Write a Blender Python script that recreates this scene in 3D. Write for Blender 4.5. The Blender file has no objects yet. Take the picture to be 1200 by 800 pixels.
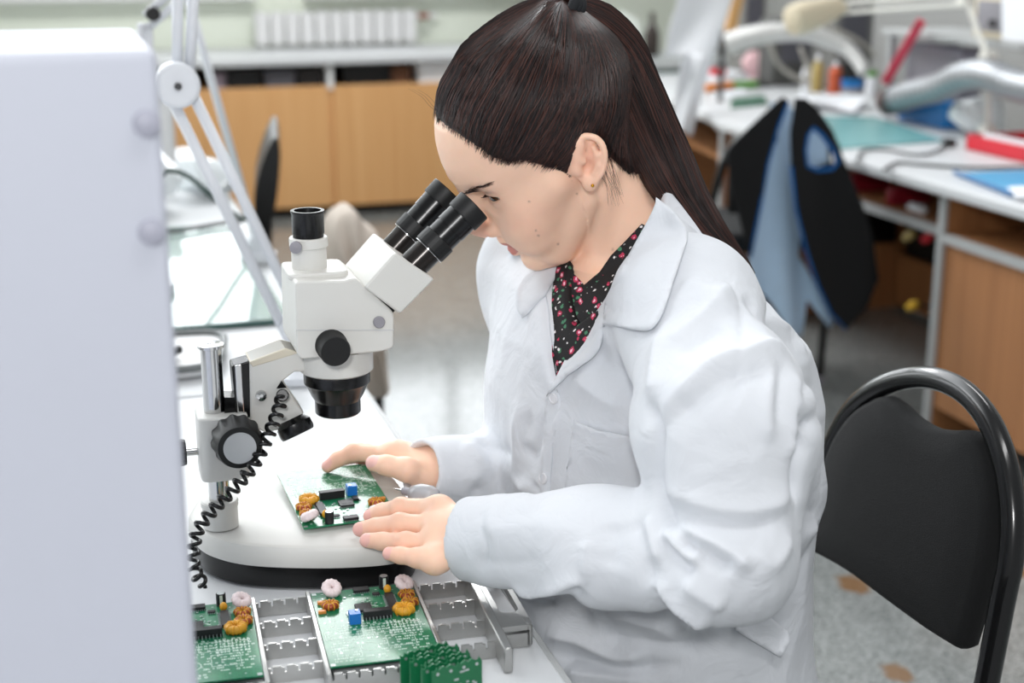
import bpy, bmesh, math, random
from mathutils import Vector, Matrix
import numpy as np
FPX=1700.; HZ=-82.; DZ=.69; CH=DZ+.62; YAW=np.radians(17.2)
TH=np.arctan((400-HZ)/FPX)
_s,_c=np.sin(TH),np.cos(TH); _sa,_ca=np.sin(YAW),np.cos(YAW)
CC=np.array([-.3796,-1.0497,CH])
FW=np.array([_sa*_c,_ca*_c,-_s]); RT=np.array([_ca,-_sa,0.]); UPV=np.array([_sa*_s,_ca*_s,_c])
def ray(px,py): return (px-600)/FPX*RT+(400-py)/FPX*UPV+FW
def at(px,py,t): return CC+t*ray(px,py)
def atz(px,py,z):
    d=ray(px,py); return CC+d*((z-CH)/d[2])
def aty(px,py,Y):
    d=ray(px,py); return CC+d*((Y-CC[1])/d[1])
def atx(px,py,X):
    d=ray(px,py); return CC+d*((X-CC[0])/d[0])
def proj(P):
    d=np.asarray(P,float)-CC; t=d@FW
    return np.stack([600+FPX*(d@RT)/t, 400-FPX*(d@UPV)/t, t],-1)
# ---------------------------------------------------------------- helpers
random.seed(7)
RNG = np.random.default_rng(11)
SC = bpy.context.scene
COL = SC.collection
PI = math.pi

def lin(c):
    c = c/255.0
    return c/12.92 if c <= 0.04045 else ((c+0.055)/1.055)**2.4
def rgb(r, g, b, a=1.0):
    return (lin(r), lin(g), lin(b), a)

def mat(name, col, rough=0.5, metal=0.0, var=0.06, vscale=30.0, bump=0.0, bscale=200.0, spec=0.5, coat=0.0,
        trans=0.0, ior=1.45, alpha=1.0, sheen=0.0, sss=0.0, emit=0.0):
    m = bpy.data.materials.new(name); m.use_nodes = True
    nt = m.node_tree; b = nt.nodes['Principled BSDF']
    c = rgb(*col)
    tc = nt.nodes.new('ShaderNodeTexCoord')
    if var > 0:
        nz = nt.nodes.new('ShaderNodeTexNoise'); nz.inputs['Scale'].default_value = vscale; nz.inputs['Detail'].default_value = 4
        nt.links.new(tc.outputs['Object'], nz.inputs['Vector'])
        mx = nt.nodes.new('ShaderNodeMix'); mx.data_type = 'RGBA'
        mx.inputs['A'].default_value = tuple(max(0, x*(1-var)) for x in c[:3])+(1,)
        mx.inputs['B'].default_value = tuple(min(1, x*(1+var)) for x in c[:3])+(1,)
        nt.links.new(nz.outputs['Fac'], mx.inputs['Factor'])
        nt.links.new(mx.outputs['Result'], b.inputs['Base Color'])
    else:
        b.inputs['Base Color'].default_value = c
    b.inputs['Roughness'].default_value = rough
    b.inputs['Metallic'].default_value = metal
    b.inputs['IOR'].default_value = ior
    b.inputs['Specular IOR Level'].default_value = spec
    b.inputs['Coat Weight'].default_value = coat
    b.inputs['Coat Roughness'].default_value = 0.08
    b.inputs['Transmission Weight'].default_value = trans
    b.inputs['Alpha'].default_value = alpha
    b.inputs['Sheen Weight'].default_value = sheen
    if sss > 0:
        b.inputs['Subsurface Weight'].default_value = sss
        b.inputs['Subsurface Radius'].default_value = (0.012, 0.005, 0.003)
        b.inputs['Subsurface Scale'].default_value = 0.6
    if emit > 0:
        b.inputs['Emission Color'].default_value = c
        b.inputs['Emission Strength'].default_value = emit
    if bump > 0:
        n2 = nt.nodes.new('ShaderNodeTexNoise'); n2.inputs['Scale'].default_value = bscale; n2.inputs['Detail'].default_value = 6
        nt.links.new(tc.outputs['Object'], n2.inputs['Vector'])
        bp = nt.nodes.new('ShaderNodeBump'); bp.inputs['Strength'].default_value = bump; bp.inputs['Distance'].default_value = 0.002
        nt.links.new(n2.outputs['Fac'], bp.inputs['Height']); nt.links.new(bp.outputs['Normal'], b.inputs['Normal'])
    return m

def wood_mat(name, c1, c2, rough=0.45, axis=2, scale=9.0, stretch=0.06):
    m = bpy.data.materials.new(name); m.use_nodes = True
    nt = m.node_tree; b = nt.nodes['Principled BSDF']
    tc = nt.nodes.new('ShaderNodeTexCoord'); mp = nt.nodes.new('ShaderNodeMapping')
    sc = [scale*2.2]*3; sc[axis] = scale*stretch
    mp.inputs['Scale'].default_value = sc
    nt.links.new(tc.outputs['Object'], mp.inputs['Vector'])
    nz = nt.nodes.new('ShaderNodeTexNoise'); nz.inputs['Scale'].default_value = 2.0; nz.inputs['Detail'].default_value = 8; nz.inputs['Distortion'].default_value = 0.6
    nt.links.new(mp.outputs['Vector'], nz.inputs['Vector'])
    cr = nt.nodes.new('ShaderNodeValToRGB')
    cr.color_ramp.elements[0].position = 0.3; cr.color_ramp.elements[0].color = rgb(*c1)
    cr.color_ramp.elements[1].position = 0.7; cr.color_ramp.elements[1].color = rgb(*c2)
    nt.links.new(nz.outputs['Fac'], cr.inputs['Fac']); nt.links.new(cr.outputs['Color'], b.inputs['Base Color'])
    b.inputs['Roughness'].default_value = rough
    return m

class MB:
    """collects shapes; build() links them as ONE mesh object"""
    def __init__(s): s.v = []; s.f = []; s.mi = []
    def add(s, vs, fs, mi=0):
        o = len(s.v); s.v += [tuple(map(float, p)) for p in vs]
        s.f += [tuple(o+i for i in f) for f in fs]; s.mi += [mi]*len(fs); return s
    def box(s, lo, hi, mi=0, M=None):
        x0, y0, z0 = lo; x1, y1, z1 = hi
        vs = [(x0,y0,z0),(x1,y0,z0),(x1,y1,z0),(x0,y1,z0),(x0,y0,z1),(x1,y0,z1),(x1,y1,z1),(x0,y1,z1)]
        if M is not None: vs = [tuple(M @ Vector(p)) for p in vs]
        return s.add(vs, [(0,3,2,1),(4,5,6,7),(0,1,5,4),(1,2,6,5),(2,3,7,6),(3,0,4,7)], mi)
    def cbox(s, c, d, mi=0, M=None):
        return s.box([c[i]-d[i]/2 for i in range(3)], [c[i]+d[i]/2 for i in range(3)], mi, M)
    def tube(s, pts, r, n=10, cap=True, mi=0, closed=False, flat=1.0):
        P = [np.asarray(p, float) for p in pts]; k = len(P)
        R = [r]*k if np.isscalar(r) else list(r)
        T = []
        for i in range(k):
            if closed: d = P[(i+1) % k]-P[i-1]
            else: d = P[min(i+1, k-1)]-P[max(i-1, 0)]
            T.append(d/(np.linalg.norm(d)+1e-12))
        a = np.array([0,0,1.]) if abs(T[0][2]) < .9 else np.array([1.,0,0])
        N = np.cross(T[0], a); N /= np.linalg.norm(N)
        vs = []; fs = []
        for i in range(k):
            N = N-T[i]*(N@T[i]); N /= (np.linalg.norm(N)+1e-12); Bn = np.cross(T[i], N)
            for j in range(n):
                t = 2*PI*j/n; vs.append(P[i]+R[i]*(math.cos(t)*N+flat*math.sin(t)*Bn))
        m = k if closed else k-1
        for i in range(m):
            for j in range(n):
                a0 = i*n+j; b0 = i*n+(j+1) % n; c0 = ((i+1) % k)*n+(j+1) % n; d0 = ((i+1) % k)*n+j
                fs.append((a0, b0, c0, d0))
        if cap and not closed:
            fs.append(tuple(range(n-1, -1, -1))); fs.append(tuple((k-1)*n+j for j in range(n)))
        return s.add(vs, fs, mi)
    def cyl(s, p0, p1, r0, r1=None, n=32, mi=0):
        return s.tube([p0, p1], [r0, r0 if r1 is None else r1], n, True, mi)
    def lathe(s, prof, org=(0,0,0), axis=(0,0,1), n=40, mi=0, cap=True, mod=None):
        ax = Vector(axis).normalized(); q = Vector((0,0,1)).rotation_difference(ax); o = Vector(org)
        vs = []; fs = []; k = len(prof)
        for i, (r, h) in enumerate(prof):
            for j in range(n):
                t = 2*PI*j/n; rr = r*(mod(t, i) if mod else 1)
                vs.append(tuple(o+q @ Vector((rr*math.cos(t), rr*math.sin(t), h))))
        for i in range(k-1):
            for j in range(n):
                fs.append((i*n+j, i*n+(j+1) % n, (i+1)*n+(j+1) % n, (i+1)*n+j))
        if cap:
            fs.append(tuple(range(n-1, -1, -1))); fs.append(tuple((k-1)*n+j for j in range(n)))
        return s.add(vs, fs, mi)
    def prism(s, poly, h0, h1, plane='xy', mi=0, M=None):
        """poly: 2-D outline extruded from h0 to h1 along the plane's normal"""
        n = len(poly)
        def P(a, b, h):
            return {'xy': (a, b, h), 'xz': (a, h, b), 'yz': (h, a, b)}[plane]
        vs = [P(a, b, h0) for a, b in poly]+[P(a, b, h1) for a, b in poly]
        if M is not None: vs = [tuple(M @ Vector(p)) for p in vs]
        fs = [tuple(range(n-1, -1, -1)), tuple(range(n, 2*n))]+[(i, (i+1) % n, n+(i+1) % n, n+i) for i in range(n)]
        return s.add(vs, fs, mi)
    def sphere(s, c, r, nu=20, nv=12, mi=0, sc=(1,1,1), M=None):
        vs = []; fs = []
        for i in range(nv+1):
            t = PI*i/nv
            for j in range(nu):
                p = 2*PI*j/nu
                q = Vector((r*sc[0]*math.sin(t)*math.cos(p), r*sc[1]*math.sin(t)*math.sin(p), r*sc[2]*math.cos(t)))
                if M is not None: q = M @ q
                vs.append((c[0]+q[0], c[1]+q[1], c[2]+q[2]))
        for i in range(nv):
            for j in range(nu):
                fs.append((i*nu+j, (i+1)*nu+j, (i+1)*nu+(j+1) % nu, i*nu+(j+1) % nu))
        return s.add(vs, fs, mi)
    def torus(s, c, R, r, axis=(0,0,1), n=28, m=10, mi=0, rmod=None):
        ax = Vector(axis).normalized(); q = Vector((0,0,1)).rotation_difference(ax)
        vs = []; fs = []
        for i in range(n):
            a = 2*PI*i/n; rr = r*(rmod(i) if rmod else 1)
            for j in range(m):
                b = 2*PI*j/m
                p = q @ Vector(((R+rr*math.cos(b))*math.cos(a), (R+rr*math.cos(b))*math.sin(a), rr*math.sin(b)))
                vs.append((c[0]+p[0], c[1]+p[1], c[2]+p[2]))
        for i in range(n):
            for j in range(m):
                fs.append((i*m+j, ((i+1) % n)*m+j, ((i+1) % n)*m+(j+1) % m, i*m+(j+1) % m))
        return s.add(vs, fs, mi)
    def grid(s, G, mi=0, thick=0.0, nrm=None):
        """G: array (a,b,3) sheet of points; thick > 0 gives it a back side"""
        G = np.asarray(G, float); a, b = G.shape[:2]
        idx = lambda i, j: i*b+j
        fs = [(idx(i,j), idx(i+1,j), idx(i+1,j+1), idx(i,j+1)) for i in range(a-1) for j in range(b-1)]
        return s.add(G.reshape(-1, 3), fs, mi)
    def build(s, name, m, parent=None, smooth=35, bevel=0.0, seg=2, solid=0.0, subsurf=0, fixn=True):
        me = bpy.data.meshes.new(name); me.from_pydata(s.v, [], s.f); me.validate()
        ms = m if isinstance(m, (list, tuple)) else [m]
        for x in ms: me.materials.append(x)
        if len(ms) > 1 and len(me.polygons) == len(s.mi): me.polygons.foreach_set('material_index', s.mi)
        if fixn:
            bm = bmesh.new(); bm.from_mesh(me); bmesh.ops.recalc_face_normals(bm, faces=bm.faces); bm.to_mesh(me); bm.free()
        if smooth:
            me.shade_smooth()
            if smooth < 180: me.set_sharp_from_angle(angle=math.radians(smooth))
        o = bpy.data.objects.new(name, me); COL.objects.link(o)
        if solid:
            md = o.modifiers.new('solid', 'SOLIDIFY'); md.thickness = solid; md.offset = -1
        if bevel > 0:
            md = o.modifiers.new('bevel', 'BEVEL'); md.width = bevel; md.segments = seg; md.limit_method = 'ANGLE'; md.angle_limit = math.radians(40); md.harden_normals = False
        if subsurf:
            md = o.modifiers.new('sub', 'SUBSURF'); md.levels = subsurf; md.render_levels = subsurf
        put(o, parent)
        return o

def put(o, parent):
    if parent is not None:
        o.parent = parent
        p = parent
        w = WM[p.name]
        o.matrix_parent_inverse = w.inverted()
        WM[o.name] = Matrix.Identity(4)
    else:
        WM[o.name] = Matrix.Identity(4)
WM = {}

def tag(o, label, cat, group=None, kind=None):
    o['label'] = label; o['category'] = cat
    if group: o['group'] = group
    if kind: o['kind'] = kind
    return o
def thing(name, label, cat, loc=(0,0,0), group=None):
    o = bpy.data.objects.new(name, None); COL.objects.link(o)
    o.location = [float(x) for x in loc]; o.empty_display_size = 0.05
    WM[o.name] = Matrix.Translation(o.location)
    return tag(o, label, cat, group)
def struct(o):
    o['kind'] = 'structure'; return o
def dup(root, loc, rotz=0.0, label=None, rot=None, scale=None):
    """copy of a thing with copies of its parts and sub-parts, moved so that its base is at loc"""
    r = root.copy(); COL.objects.link(r); r.location = loc; r.rotation_euler = rot or (0, 0, rotz)
    if scale: r.scale = (scale,)*3
    if label: r['label'] = label
    def rec(a, b):
        for ch in [c for c in KIDS.get(a.name, [])]:
            c = ch.copy(); COL.objects.link(c); c.parent = b; KIDS.setdefault(b.name, []).append(c)
            rec(ch, c)
    rec(root, r)
    return r
KIDS = {}
_put = put
def put(o, parent):
    _put(o, parent)
    if parent is not None: KIDS.setdefault(parent.name, []).append(o)

def smoothpath(pts, n=8):
    """Catmull-Rom through the points"""
    P = [np.asarray(p, float) for p in pts]
    P = [2*P[0]-P[1]]+P+[2*P[-1]-P[-2]]
    out = []
    for i in range(1, len(P)-2):
        for k in range(n):
            t = k/n
            out.append(0.5*((2*P[i])+(-P[i-1]+P[i+1])*t+(2*P[i-1]-5*P[i]+4*P[i+1]-P[i+2])*t*t+(-P[i-1]+3*P[i]-3*P[i+1]+P[i+2])*t**3))
    out.append(P[-2]); return out

def roundpoly(poly, r, n=6):
    """round the corners of a 2-D outline"""
    out = []; k = len(poly)
    for i in range(k):
        p0, p, p1 = (np.asarray(poly[(i+d) % k], float) for d in (-1, 0, 1))
        a = p0-p; b = p1-p; la = np.linalg.norm(a); lb = np.linalg.norm(b)
        rr = r[i] if isinstance(r, (list, tuple)) else r
        d = min(rr, la*.49, lb*.49); A = p+a/la*d; Bq = p+b/lb*d
        for j in range(n+1):
            t = j/n; out.append(tuple((1-t)**2*A+2*t*(1-t)*p+t*t*Bq))
    return out
# ---------------------------------------------------------------- materials of the room
M_WALL = mat('pale_green_paint', (232, 238, 224), .7, var=.02)
M_WALLG = mat('grey_wall_paint', (168, 168, 166), .7, var=.03)
M_WHITE = mat('white_enamel', (232, 232, 232), .35, var=.015)
M_WTOP = mat('white_laminate', (208, 210, 212), .38, var=.02)
M_EDGE = mat('grey_edge_band', (176, 178, 178), .45)
M_WOODL = wood_mat('beech_veneer', (212, 158, 102), (224, 174, 118), .42, 2)
M_WOODR = wood_mat('bench_veneer', (158, 106, 66), (176, 122, 78), .45, 2)
M_BLACK = mat('black_plastic', (13, 13, 14), .4, var=.1)
M_BLKFAB = mat('black_fabric', (15, 16, 17), .95, var=.2, vscale=400, bump=.5, bscale=900, sheen=.03)
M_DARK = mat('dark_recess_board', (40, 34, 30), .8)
M_CHROME = mat('chrome', (200, 200, 200), .12, metal=1, var=.02)
M_ALU = mat('brushed_aluminium', (176, 176, 174), .36, metal=.85, var=.12, vscale=60)
M_TEAL = mat('teal_cutting_mat', (118, 172, 174), .25, var=.05)
M_RED = mat('red_plastic', (204, 30, 48), .4)
M_BLUE = mat('blue_plastic', (30, 120, 190), .4)
M_PAPER = mat('white_paper', (236, 238, 242), .8, var=.02)
M_CREAM = mat('cream_plastic', (216, 204, 178), .5)
M_GREYP = mat('grey_plastic', (142, 140, 146), .5)
M_DGREY = mat('dark_grey_metal', (70, 70, 72), .5)

# floor: speckled terrazzo linoleum with a few brown stains
def floor_mat():
    m = bpy.data.materials.new('grey_speckled_floor'); m.use_nodes = True
    nt = m.node_tree; b = nt.nodes['Principled BSDF']; L = nt.links.new
    tc = nt.nodes.new('ShaderNodeTexCoord')
    vo = nt.nodes.new('ShaderNodeTexVoronoi'); vo.inputs['Scale'].default_value = 230
    L(tc.outputs['Object'], vo.inputs['Vector'])
    cr = nt.nodes.new('ShaderNodeValToRGB'); cr.color_ramp.elements[0].color = rgb(104, 108, 108); cr.color_ramp.elements[1].color = rgb(172, 176, 174)
    sep = nt.nodes.new('ShaderNodeSeparateColor'); L(vo.outputs['Color'], sep.inputs['Color']); L(sep.outputs[0], cr.inputs['Fac'])
    nz = nt.nodes.new('ShaderNodeTexNoise'); nz.inputs['Scale'].default_value = 14; nz.inputs['Detail'].default_value = 5
    L(tc.outputs['Object'], nz.inputs['Vector'])
    mx = nt.nodes.new('ShaderNodeMix'); mx.data_type = 'RGBA'; mx.blend_type = 'MULTIPLY'; mx.inputs['Factor'].default_value = .35
    L(cr.outputs['Color'], mx.inputs['A']); L(nz.outputs['Fac'], mx.inputs['B'])
    last = mx.outputs['Result']
    for (x, y, rx, ry) in STAINS:
        mp = nt.nodes.new('ShaderNodeMapping'); mp.vector_type = 'POINT'
        mp.inputs['Location'].default_value = (-x/rx, -y/ry, 0); mp.inputs['Scale'].default_value = (1/rx, 1/ry, 0)
        L(tc.outputs['Object'], mp.inputs['Vector'])
        n3 = nt.nodes.new('ShaderNodeTexNoise'); n3.inputs['Scale'].default_value = 1.6; n3.inputs['Detail'].default_value = 5
        L(mp.outputs['Vector'], n3.inputs['Vector'])
        ln = nt.nodes.new('ShaderNodeVectorMath'); ln.operation = 'LENGTH'; L(mp.outputs['Vector'], ln.inputs[0])
        ad = nt.nodes.new('ShaderNodeMath'); ad.operation = 'MULTIPLY_ADD'; ad.inputs[1].default_value = 1.2; L(n3.outputs['Fac'], ad.inputs[0]); L(ln.outputs['Value'], ad.inputs[2])
        mr = nt.nodes.new('ShaderNodeMapRange'); mr.inputs['From Min'].default_value = 1.35; mr.inputs['From Max'].default_value = 1.6
        mr.inputs['To Min'].default_value = .85; mr.inputs['To Max'].default_value = 0; L(ad.outputs[0], mr.inputs['Value'])
        m2 = nt.nodes.new('ShaderNodeMix'); m2.data_type = 'RGBA'; L(mr.outputs['Result'], m2.inputs['Factor']); L(last, m2.inputs['A'])
        m2.inputs['B'].default_value = rgb(122, 86, 46); last = m2.outputs['Result']
    L(last, b.inputs['Base Color'])
    b.inputs['Roughness'].default_value = .13; b.inputs['Specular IOR Level'].default_value = .7
    return m
_st = [((1000, 684), .035, .05), ((1052, 788), .03, .04), ((1196, 670), .03, .03)]
STAINS = [(*atz(*p, 0)[:2], rx, ry) for p, rx, ry in _st]

RX0, RX1, RY0, RY1 = -1.6, 3.05, -1.6, 6.35
struct(MB().box((RX0-.1, RY0, -.1), (RX1+.1, RY1+.1, 0)).build('floor', floor_mat(), smooth=0))
# back wall with two wide windows over the radiator
WZ0, WZ1 = 1.02, 2.55
w = MB(); xs = [RX0-.1, -.9, 0.55, .85, 2.3, RX1+.1]
w.box((xs[0], RY1, 0), (xs[5], RY1+.12, WZ0)); w.box((xs[0], RY1, WZ1), (xs[5], RY1+.12, 2.9))
for a, b_ in ((0, 1), (2, 3), (4, 5)): w.box((xs[a], RY1, WZ0), (xs[b_], RY1+.12, WZ1))
struct(w.build('wall_back', M_WALL, smooth=0))
M_GLASS = mat('window_glass', (255, 255, 255), 0.0, var=0, trans=1.0, ior=1.02)
for i, (a, b_) in enumerate(((1, 2), (3, 4))):
    f = MB(); x0, x1 = xs[a], xs[b_]; y0, y1 = RY1+.02, RY1+.09
    for X in (x0, (x0+x1)/2-.02, x1-.04): f.box((X, y0, WZ0), (X+.04, y1, WZ1))
    f.box((x0, y0, WZ0), (x1, y1, WZ0+.05)); f.box((x0, y0, WZ1-.05), (x1, y1, WZ1))
    fo = struct(f.build('window_%d' % (i+1), M_WHITE, smooth=0))
    MB().box((x0+.03, y0+.03, WZ0+.03), (x1-.03, y0+.036, WZ1-.03)).build('pane', M_GLASS, fo, smooth=0)
    MB().box((x0-.03, RY1-.1, WZ0-.035), (x1+.03, RY1+.02, WZ0)).build('sill', M_WHITE, fo, smooth=0)
struct(MB().box((RX1, RY0, 0), (RX1+.12, RY1, 2.9)).build('wall_right', M_WALLG, smooth=0))
w = MB(); w.box((RX0-.12, 1.2, 0), (RX0, RY1, .95)); w.box((RX0-.12, 1.2, 2.5), (RX0, RY1, 2.9))
for a, b_ in ((1.2, 1.5), (3.4, 3.8), (5.7, RY1)): w.box((RX0-.12, a, .95), (RX0, b_, 2.5))
struct(w.build('wall_left', M_WALL, smooth=0))

# ---------------------------------------------------------------- counter under the back window
cy, cyb = 5.70, 6.33; cx0, cx1 = -1.2, 1.72
r = thing('storage_counter', 'long wood-fronted storage counter with white top under the windows', 'counter', ((cx0+cx1)/2, (cy+cyb)/2, 0))
MB().box((cx0, cy-.03, .715), (cx1, cyb, .75)).build('worktop', M_WTOP, r, bevel=.004)
for a, b_ in ((cx0+.02, .815), (.84, cx1-.02)):
    MB().box((a, cy, .05), (b_, cy+.02, .615)).build('front_panel', M_WOODL, r, bevel=.002)
MB().box((cx0+.02, cy+.02, .05), (cx1-.02, cyb-.02, .60)).build('carcass', M_WOODL, r)
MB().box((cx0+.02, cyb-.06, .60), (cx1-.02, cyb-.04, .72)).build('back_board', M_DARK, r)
for X in (cx0+.02, .815, cx1-.045): MB().box((X, cy, .60), (X+.025, cyb-.06, .716)).build('divider', M_WHITE, r)
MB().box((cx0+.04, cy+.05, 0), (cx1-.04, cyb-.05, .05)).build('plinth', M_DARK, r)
def shelfbox(px0, px1, label, m, h=.085, name='storage_box', d=.2, lid=None):
    a = aty(px0, 98, cy+.03)[0]; b_ = aty(px1, 98, cy+.03)[0]
    o = thing(name, label, 'box', ((a+b_)/2, cy+.03+d/2, .6), 'boxes in the counter openings')
    MB().box((a, cy+.03, .601), (b_, cy+.03+d, .601+h)).build('box_body', m, o, bevel=.006)
    MB().box((a-.004, cy+.026, .601+h-.02), (b_+.004, cy+.034+d, .603+h)).build('box_lid', lid or m, o, bevel=.004)
M_BROWN = mat('brown_card', (104, 70, 50), .8)
M_SLATE = mat('slate_plastic', (92, 92, 100), .5)
M_LILAC = mat('lilac_card', (150, 138, 150), .7)
shelfbox(249, 264, 'small lilac box at the left end of the counter opening', M_LILAC, .075)
shelfbox(267, 306, 'black box beside the lilac one in the counter opening', M_BLACK, .09)
shelfbox(311, 346, 'grey box between two black boxes in the left counter opening', M_SLATE, .08)
shelfbox(349, 379, 'black box left of the counter opening divider', mat('charcoal_plastic', (34, 30, 30), .5), .09)
shelfbox(403, 458, 'wide black box right of the counter opening divider', M_BLACK, .1)
shelfbox(460, 481, 'brown cardboard box in the right counter opening', M_BROWN, .085)
shelfbox(491, 545, 'white box at the right end of the counter opening', M_PAPER, .1)
# radiator on the wall behind the counter
r = thing('radiator', 'white finned radiator on the wall above the counter', 'radiator', (.98, 6.28, .78))
n = 11; x0, x1 = aty(298, 40, 6.27)[0], aty(487, 40, 6.27)[0]; zt = aty(390, 13, 6.27)[2]
for i in range(n):
    X = x0+(x1-x0)*(i+.5)/n; wd = (x1-x0)/n
    MB().prism(roundpoly([(X-wd*.42, .765), (X+wd*.42, .765), (X+wd*.42, zt), (X-wd*.42, zt)], .02), 6.235, 6.305, 'xz').build('fin', M_WHITE, r)
MB().tube([(x0, 6.3, zt-.03), (x1+.12, 6.3, zt-.03)], .012, 12).build('pipe', M_WHITE, r)
p = aty(490, 19, 6.25)
MB().lathe([(.0, 0), (.012, 0), (.014, .01), (.014, .05), (.009, .055), (.0, .055)], (p[0]-.0, 6.25, p[2]), (1, 0, 0)).build('valve', mat('red_brown_valve', (150, 84, 66), .5), r)
# ---------------------------------------------------------------- right workbench
BX = 1.735; BZ = DZ
r = thing('workbench', 'long white-topped wooden workbench along the right side', 'workbench', (2.1, 2.2, 0))
MB().box((BX, .9, BZ-.028), (BX+.78, 3.46, BZ)).build('worktop', M_WTOP, r, bevel=.004)
for Y, a in ((2.13, BX+.03), (3.40, BX+.05), (.95, BX+.03)):
    s = MB().box((a+.012, Y, 0), (BX+.76, Y+.022, BZ-.028)).build('side_panel', M_WOODR, r)
    if Y > 3: MB().box((a+.03, Y-.012, .24), (BX+.69, Y-.002, .53)).build('added_dark_sheet', M_BLACK, r)  # added black sheet that keeps the space under the bench dark
    MB().box((a, Y-.001, 0), (a+.012, Y+.023, BZ-.028)).build('edge_strip', M_EDGE, s)
MB().box((BX+.045, .97, .09), (BX+.063, 2.13, .535)).build('front_panel', M_WOODR, r)
s = MB().box((BX+.05, .97, .535), (BX+.76, 2.13, .557)).build('niche_shelf', M_WOODR, r)
MB().box((BX+.03, .97, .535), (BX+.05, 2.13, .557)).build('edge_strip', M_EDGE, s)
s = MB().box((BX+.09, 2.152, .535), (BX+.76, 3.40, .555)).build('knee_shelf', M_WOODR, r)
MB().box((BX+.075, 2.152, .533), (BX+.09, 3.40, .557)).build('edge_strip', M_EDGE, s)
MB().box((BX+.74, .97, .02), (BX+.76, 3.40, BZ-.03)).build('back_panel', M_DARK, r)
MB().box((BX+.70, 2.16, .02), (BX+.72, 3.39, .2)).build('lower_rail', M_WOODR, r)
# bench further back
r = thing('workbench', 'second cluttered workbench further back, beyond the draped chair', 'workbench', (2.25, 4.1, 0))
fa = 1.80
MB().prism([(BX+.03, 3.47), (BX+.80, 3.47), (BX+1.02, 5.05), (BX+.24, 5.05)], BZ-.03, BZ).build('worktop', M_WTOP, r, bevel=.004)
for Y, a in ((3.5, BX+.05), (4.84, BX+.25)):
    s = MB().box((a+.012, Y, 0), (a+.7, Y+.022, BZ-.03)).build('side_panel', M_WOODR, r)
    MB().box((a, Y-.001, 0), (a+.012, Y+.023, BZ-.03)).build('edge_strip', M_EDGE, s)
MB().prism([(BX+.14, 3.53), (BX+.7, 3.53), (BX+.85, 4.83), (BX+.3, 4.83)], .5, .52).build('knee_shelf', M_WOODR, r)
# a grey cabinet table beyond, below the hanging sheet
r = thing('low_cabinet', 'grey-topped cabinet with a teal front behind the ponytail', 'cabinet', (2.45, 5.35, 0))
a = aty(738, 80, 5.1)[0]; b_ = aty(832, 80, 5.1)[0]
MB().box((a, 5.1, .70), (b_+.2, 5.66, .735)).build('cabinet_top', mat('grey_laminate', (186, 190, 190), .4), r, bevel=.004)
MB().box((a+.01, 5.12, .58), (b_+.18, 5.64, .70)).build('drawer', mat('teal_front', (86, 142, 130), .4), r, bevel=.004)
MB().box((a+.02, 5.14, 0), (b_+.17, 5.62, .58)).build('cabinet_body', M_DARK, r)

def flat(name, px, z, h, m, label, cat, bevel=.001, t=None):
    poly = [tuple(atz(x, y, z)[:2]) for x, y in px]
    o = MB().prism(poly, z, z+h).build(name, m, None, smooth=30, bevel=bevel)
    return tag(o, label, cat)
flat('cutting_mat', [(954, 137), (1026, 138), (1108, 166), (978, 176)], BZ, .004, M_TEAL, 'teal glass cutting mat on the white workbench', 'mat')
# red tray
q = [atz(x, y, BZ) for x, y in ((1134, 172), (1215, 192), (1216, 172), (1150, 160))]
X0, X1 = 2.15, 2.36; Y0, Y1 = 2.27, 2.62
r = thing('parts_tray', 'red plastic parts tray on the right workbench', 'tray', ((X0+X1)/2, (Y0+Y1)/2, BZ))
MB().box((X0, Y0, BZ), (X1, Y1, BZ+.005)).build('tray_floor', M_RED, r)
w = MB()
for lo, hi in (((X0, Y0, BZ), (X0+.006, Y1, BZ+.045)), ((X1-.006, Y0, BZ), (X1, Y1, BZ+.045)), ((X0, Y0, BZ), (X1, Y0+.006, BZ+.045)), ((X0, Y1-.006, BZ), (X1, Y1, BZ+.045))): w.box(lo, hi)
w.build('tray_rim', M_RED, r, bevel=.002)
o = MB().box((X0+.02, Y0+.06, BZ+.006), (X0+.045, Y1-.05, BZ+.052)).build('circuit_board', M_PAPER, None, bevel=.002); tag(o, 'white strip standing in the red parts tray', 'strip')
o = MB(); o.lathe([(0, 0), (.028, 0), (.03, .004), (.03, .06), (.024, .075), (.012, .078), (.012, .09), (0, .09)], (X1-.06, Y0+.12, BZ+.006)); tag(o.build('small_jar', mat('pale_jar', (206, 214, 214), .3), None), 'pale jar standing in the red parts tray', 'jar')
# blue folder with a dark rim
r = thing('folder', 'blue plastic folder lying at the workbench front edge', 'folder', atz(1165, 212, BZ))
P = [atz(x, y, BZ+.004) for x, y in ((1119, 204), (1218, 200), (1230, 226), (1186, 230))]
MB().prism([tuple(p[:2]) for p in P], BZ+.001, BZ+.007).build('cover', mat('folder_blue', (70, 160, 205), .35), r, bevel=.001)
MB().tube([P[3]+[0, 0, .004], P[0]+[0, 0, .004]], .006, 8).build('spine', mat('folder_dark_blue', (24, 96, 150), .4), r)
tag(MB().prism([tuple(atz(x, y, BZ)[:2]) for x, y in ((1180, 224), (1215, 222), (1230, 236), (1190, 236))], BZ+.008, BZ+.010).build('paper_sheet', M_PAPER, None), 'white sheet sticking out over the blue folder', 'paper')
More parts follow.
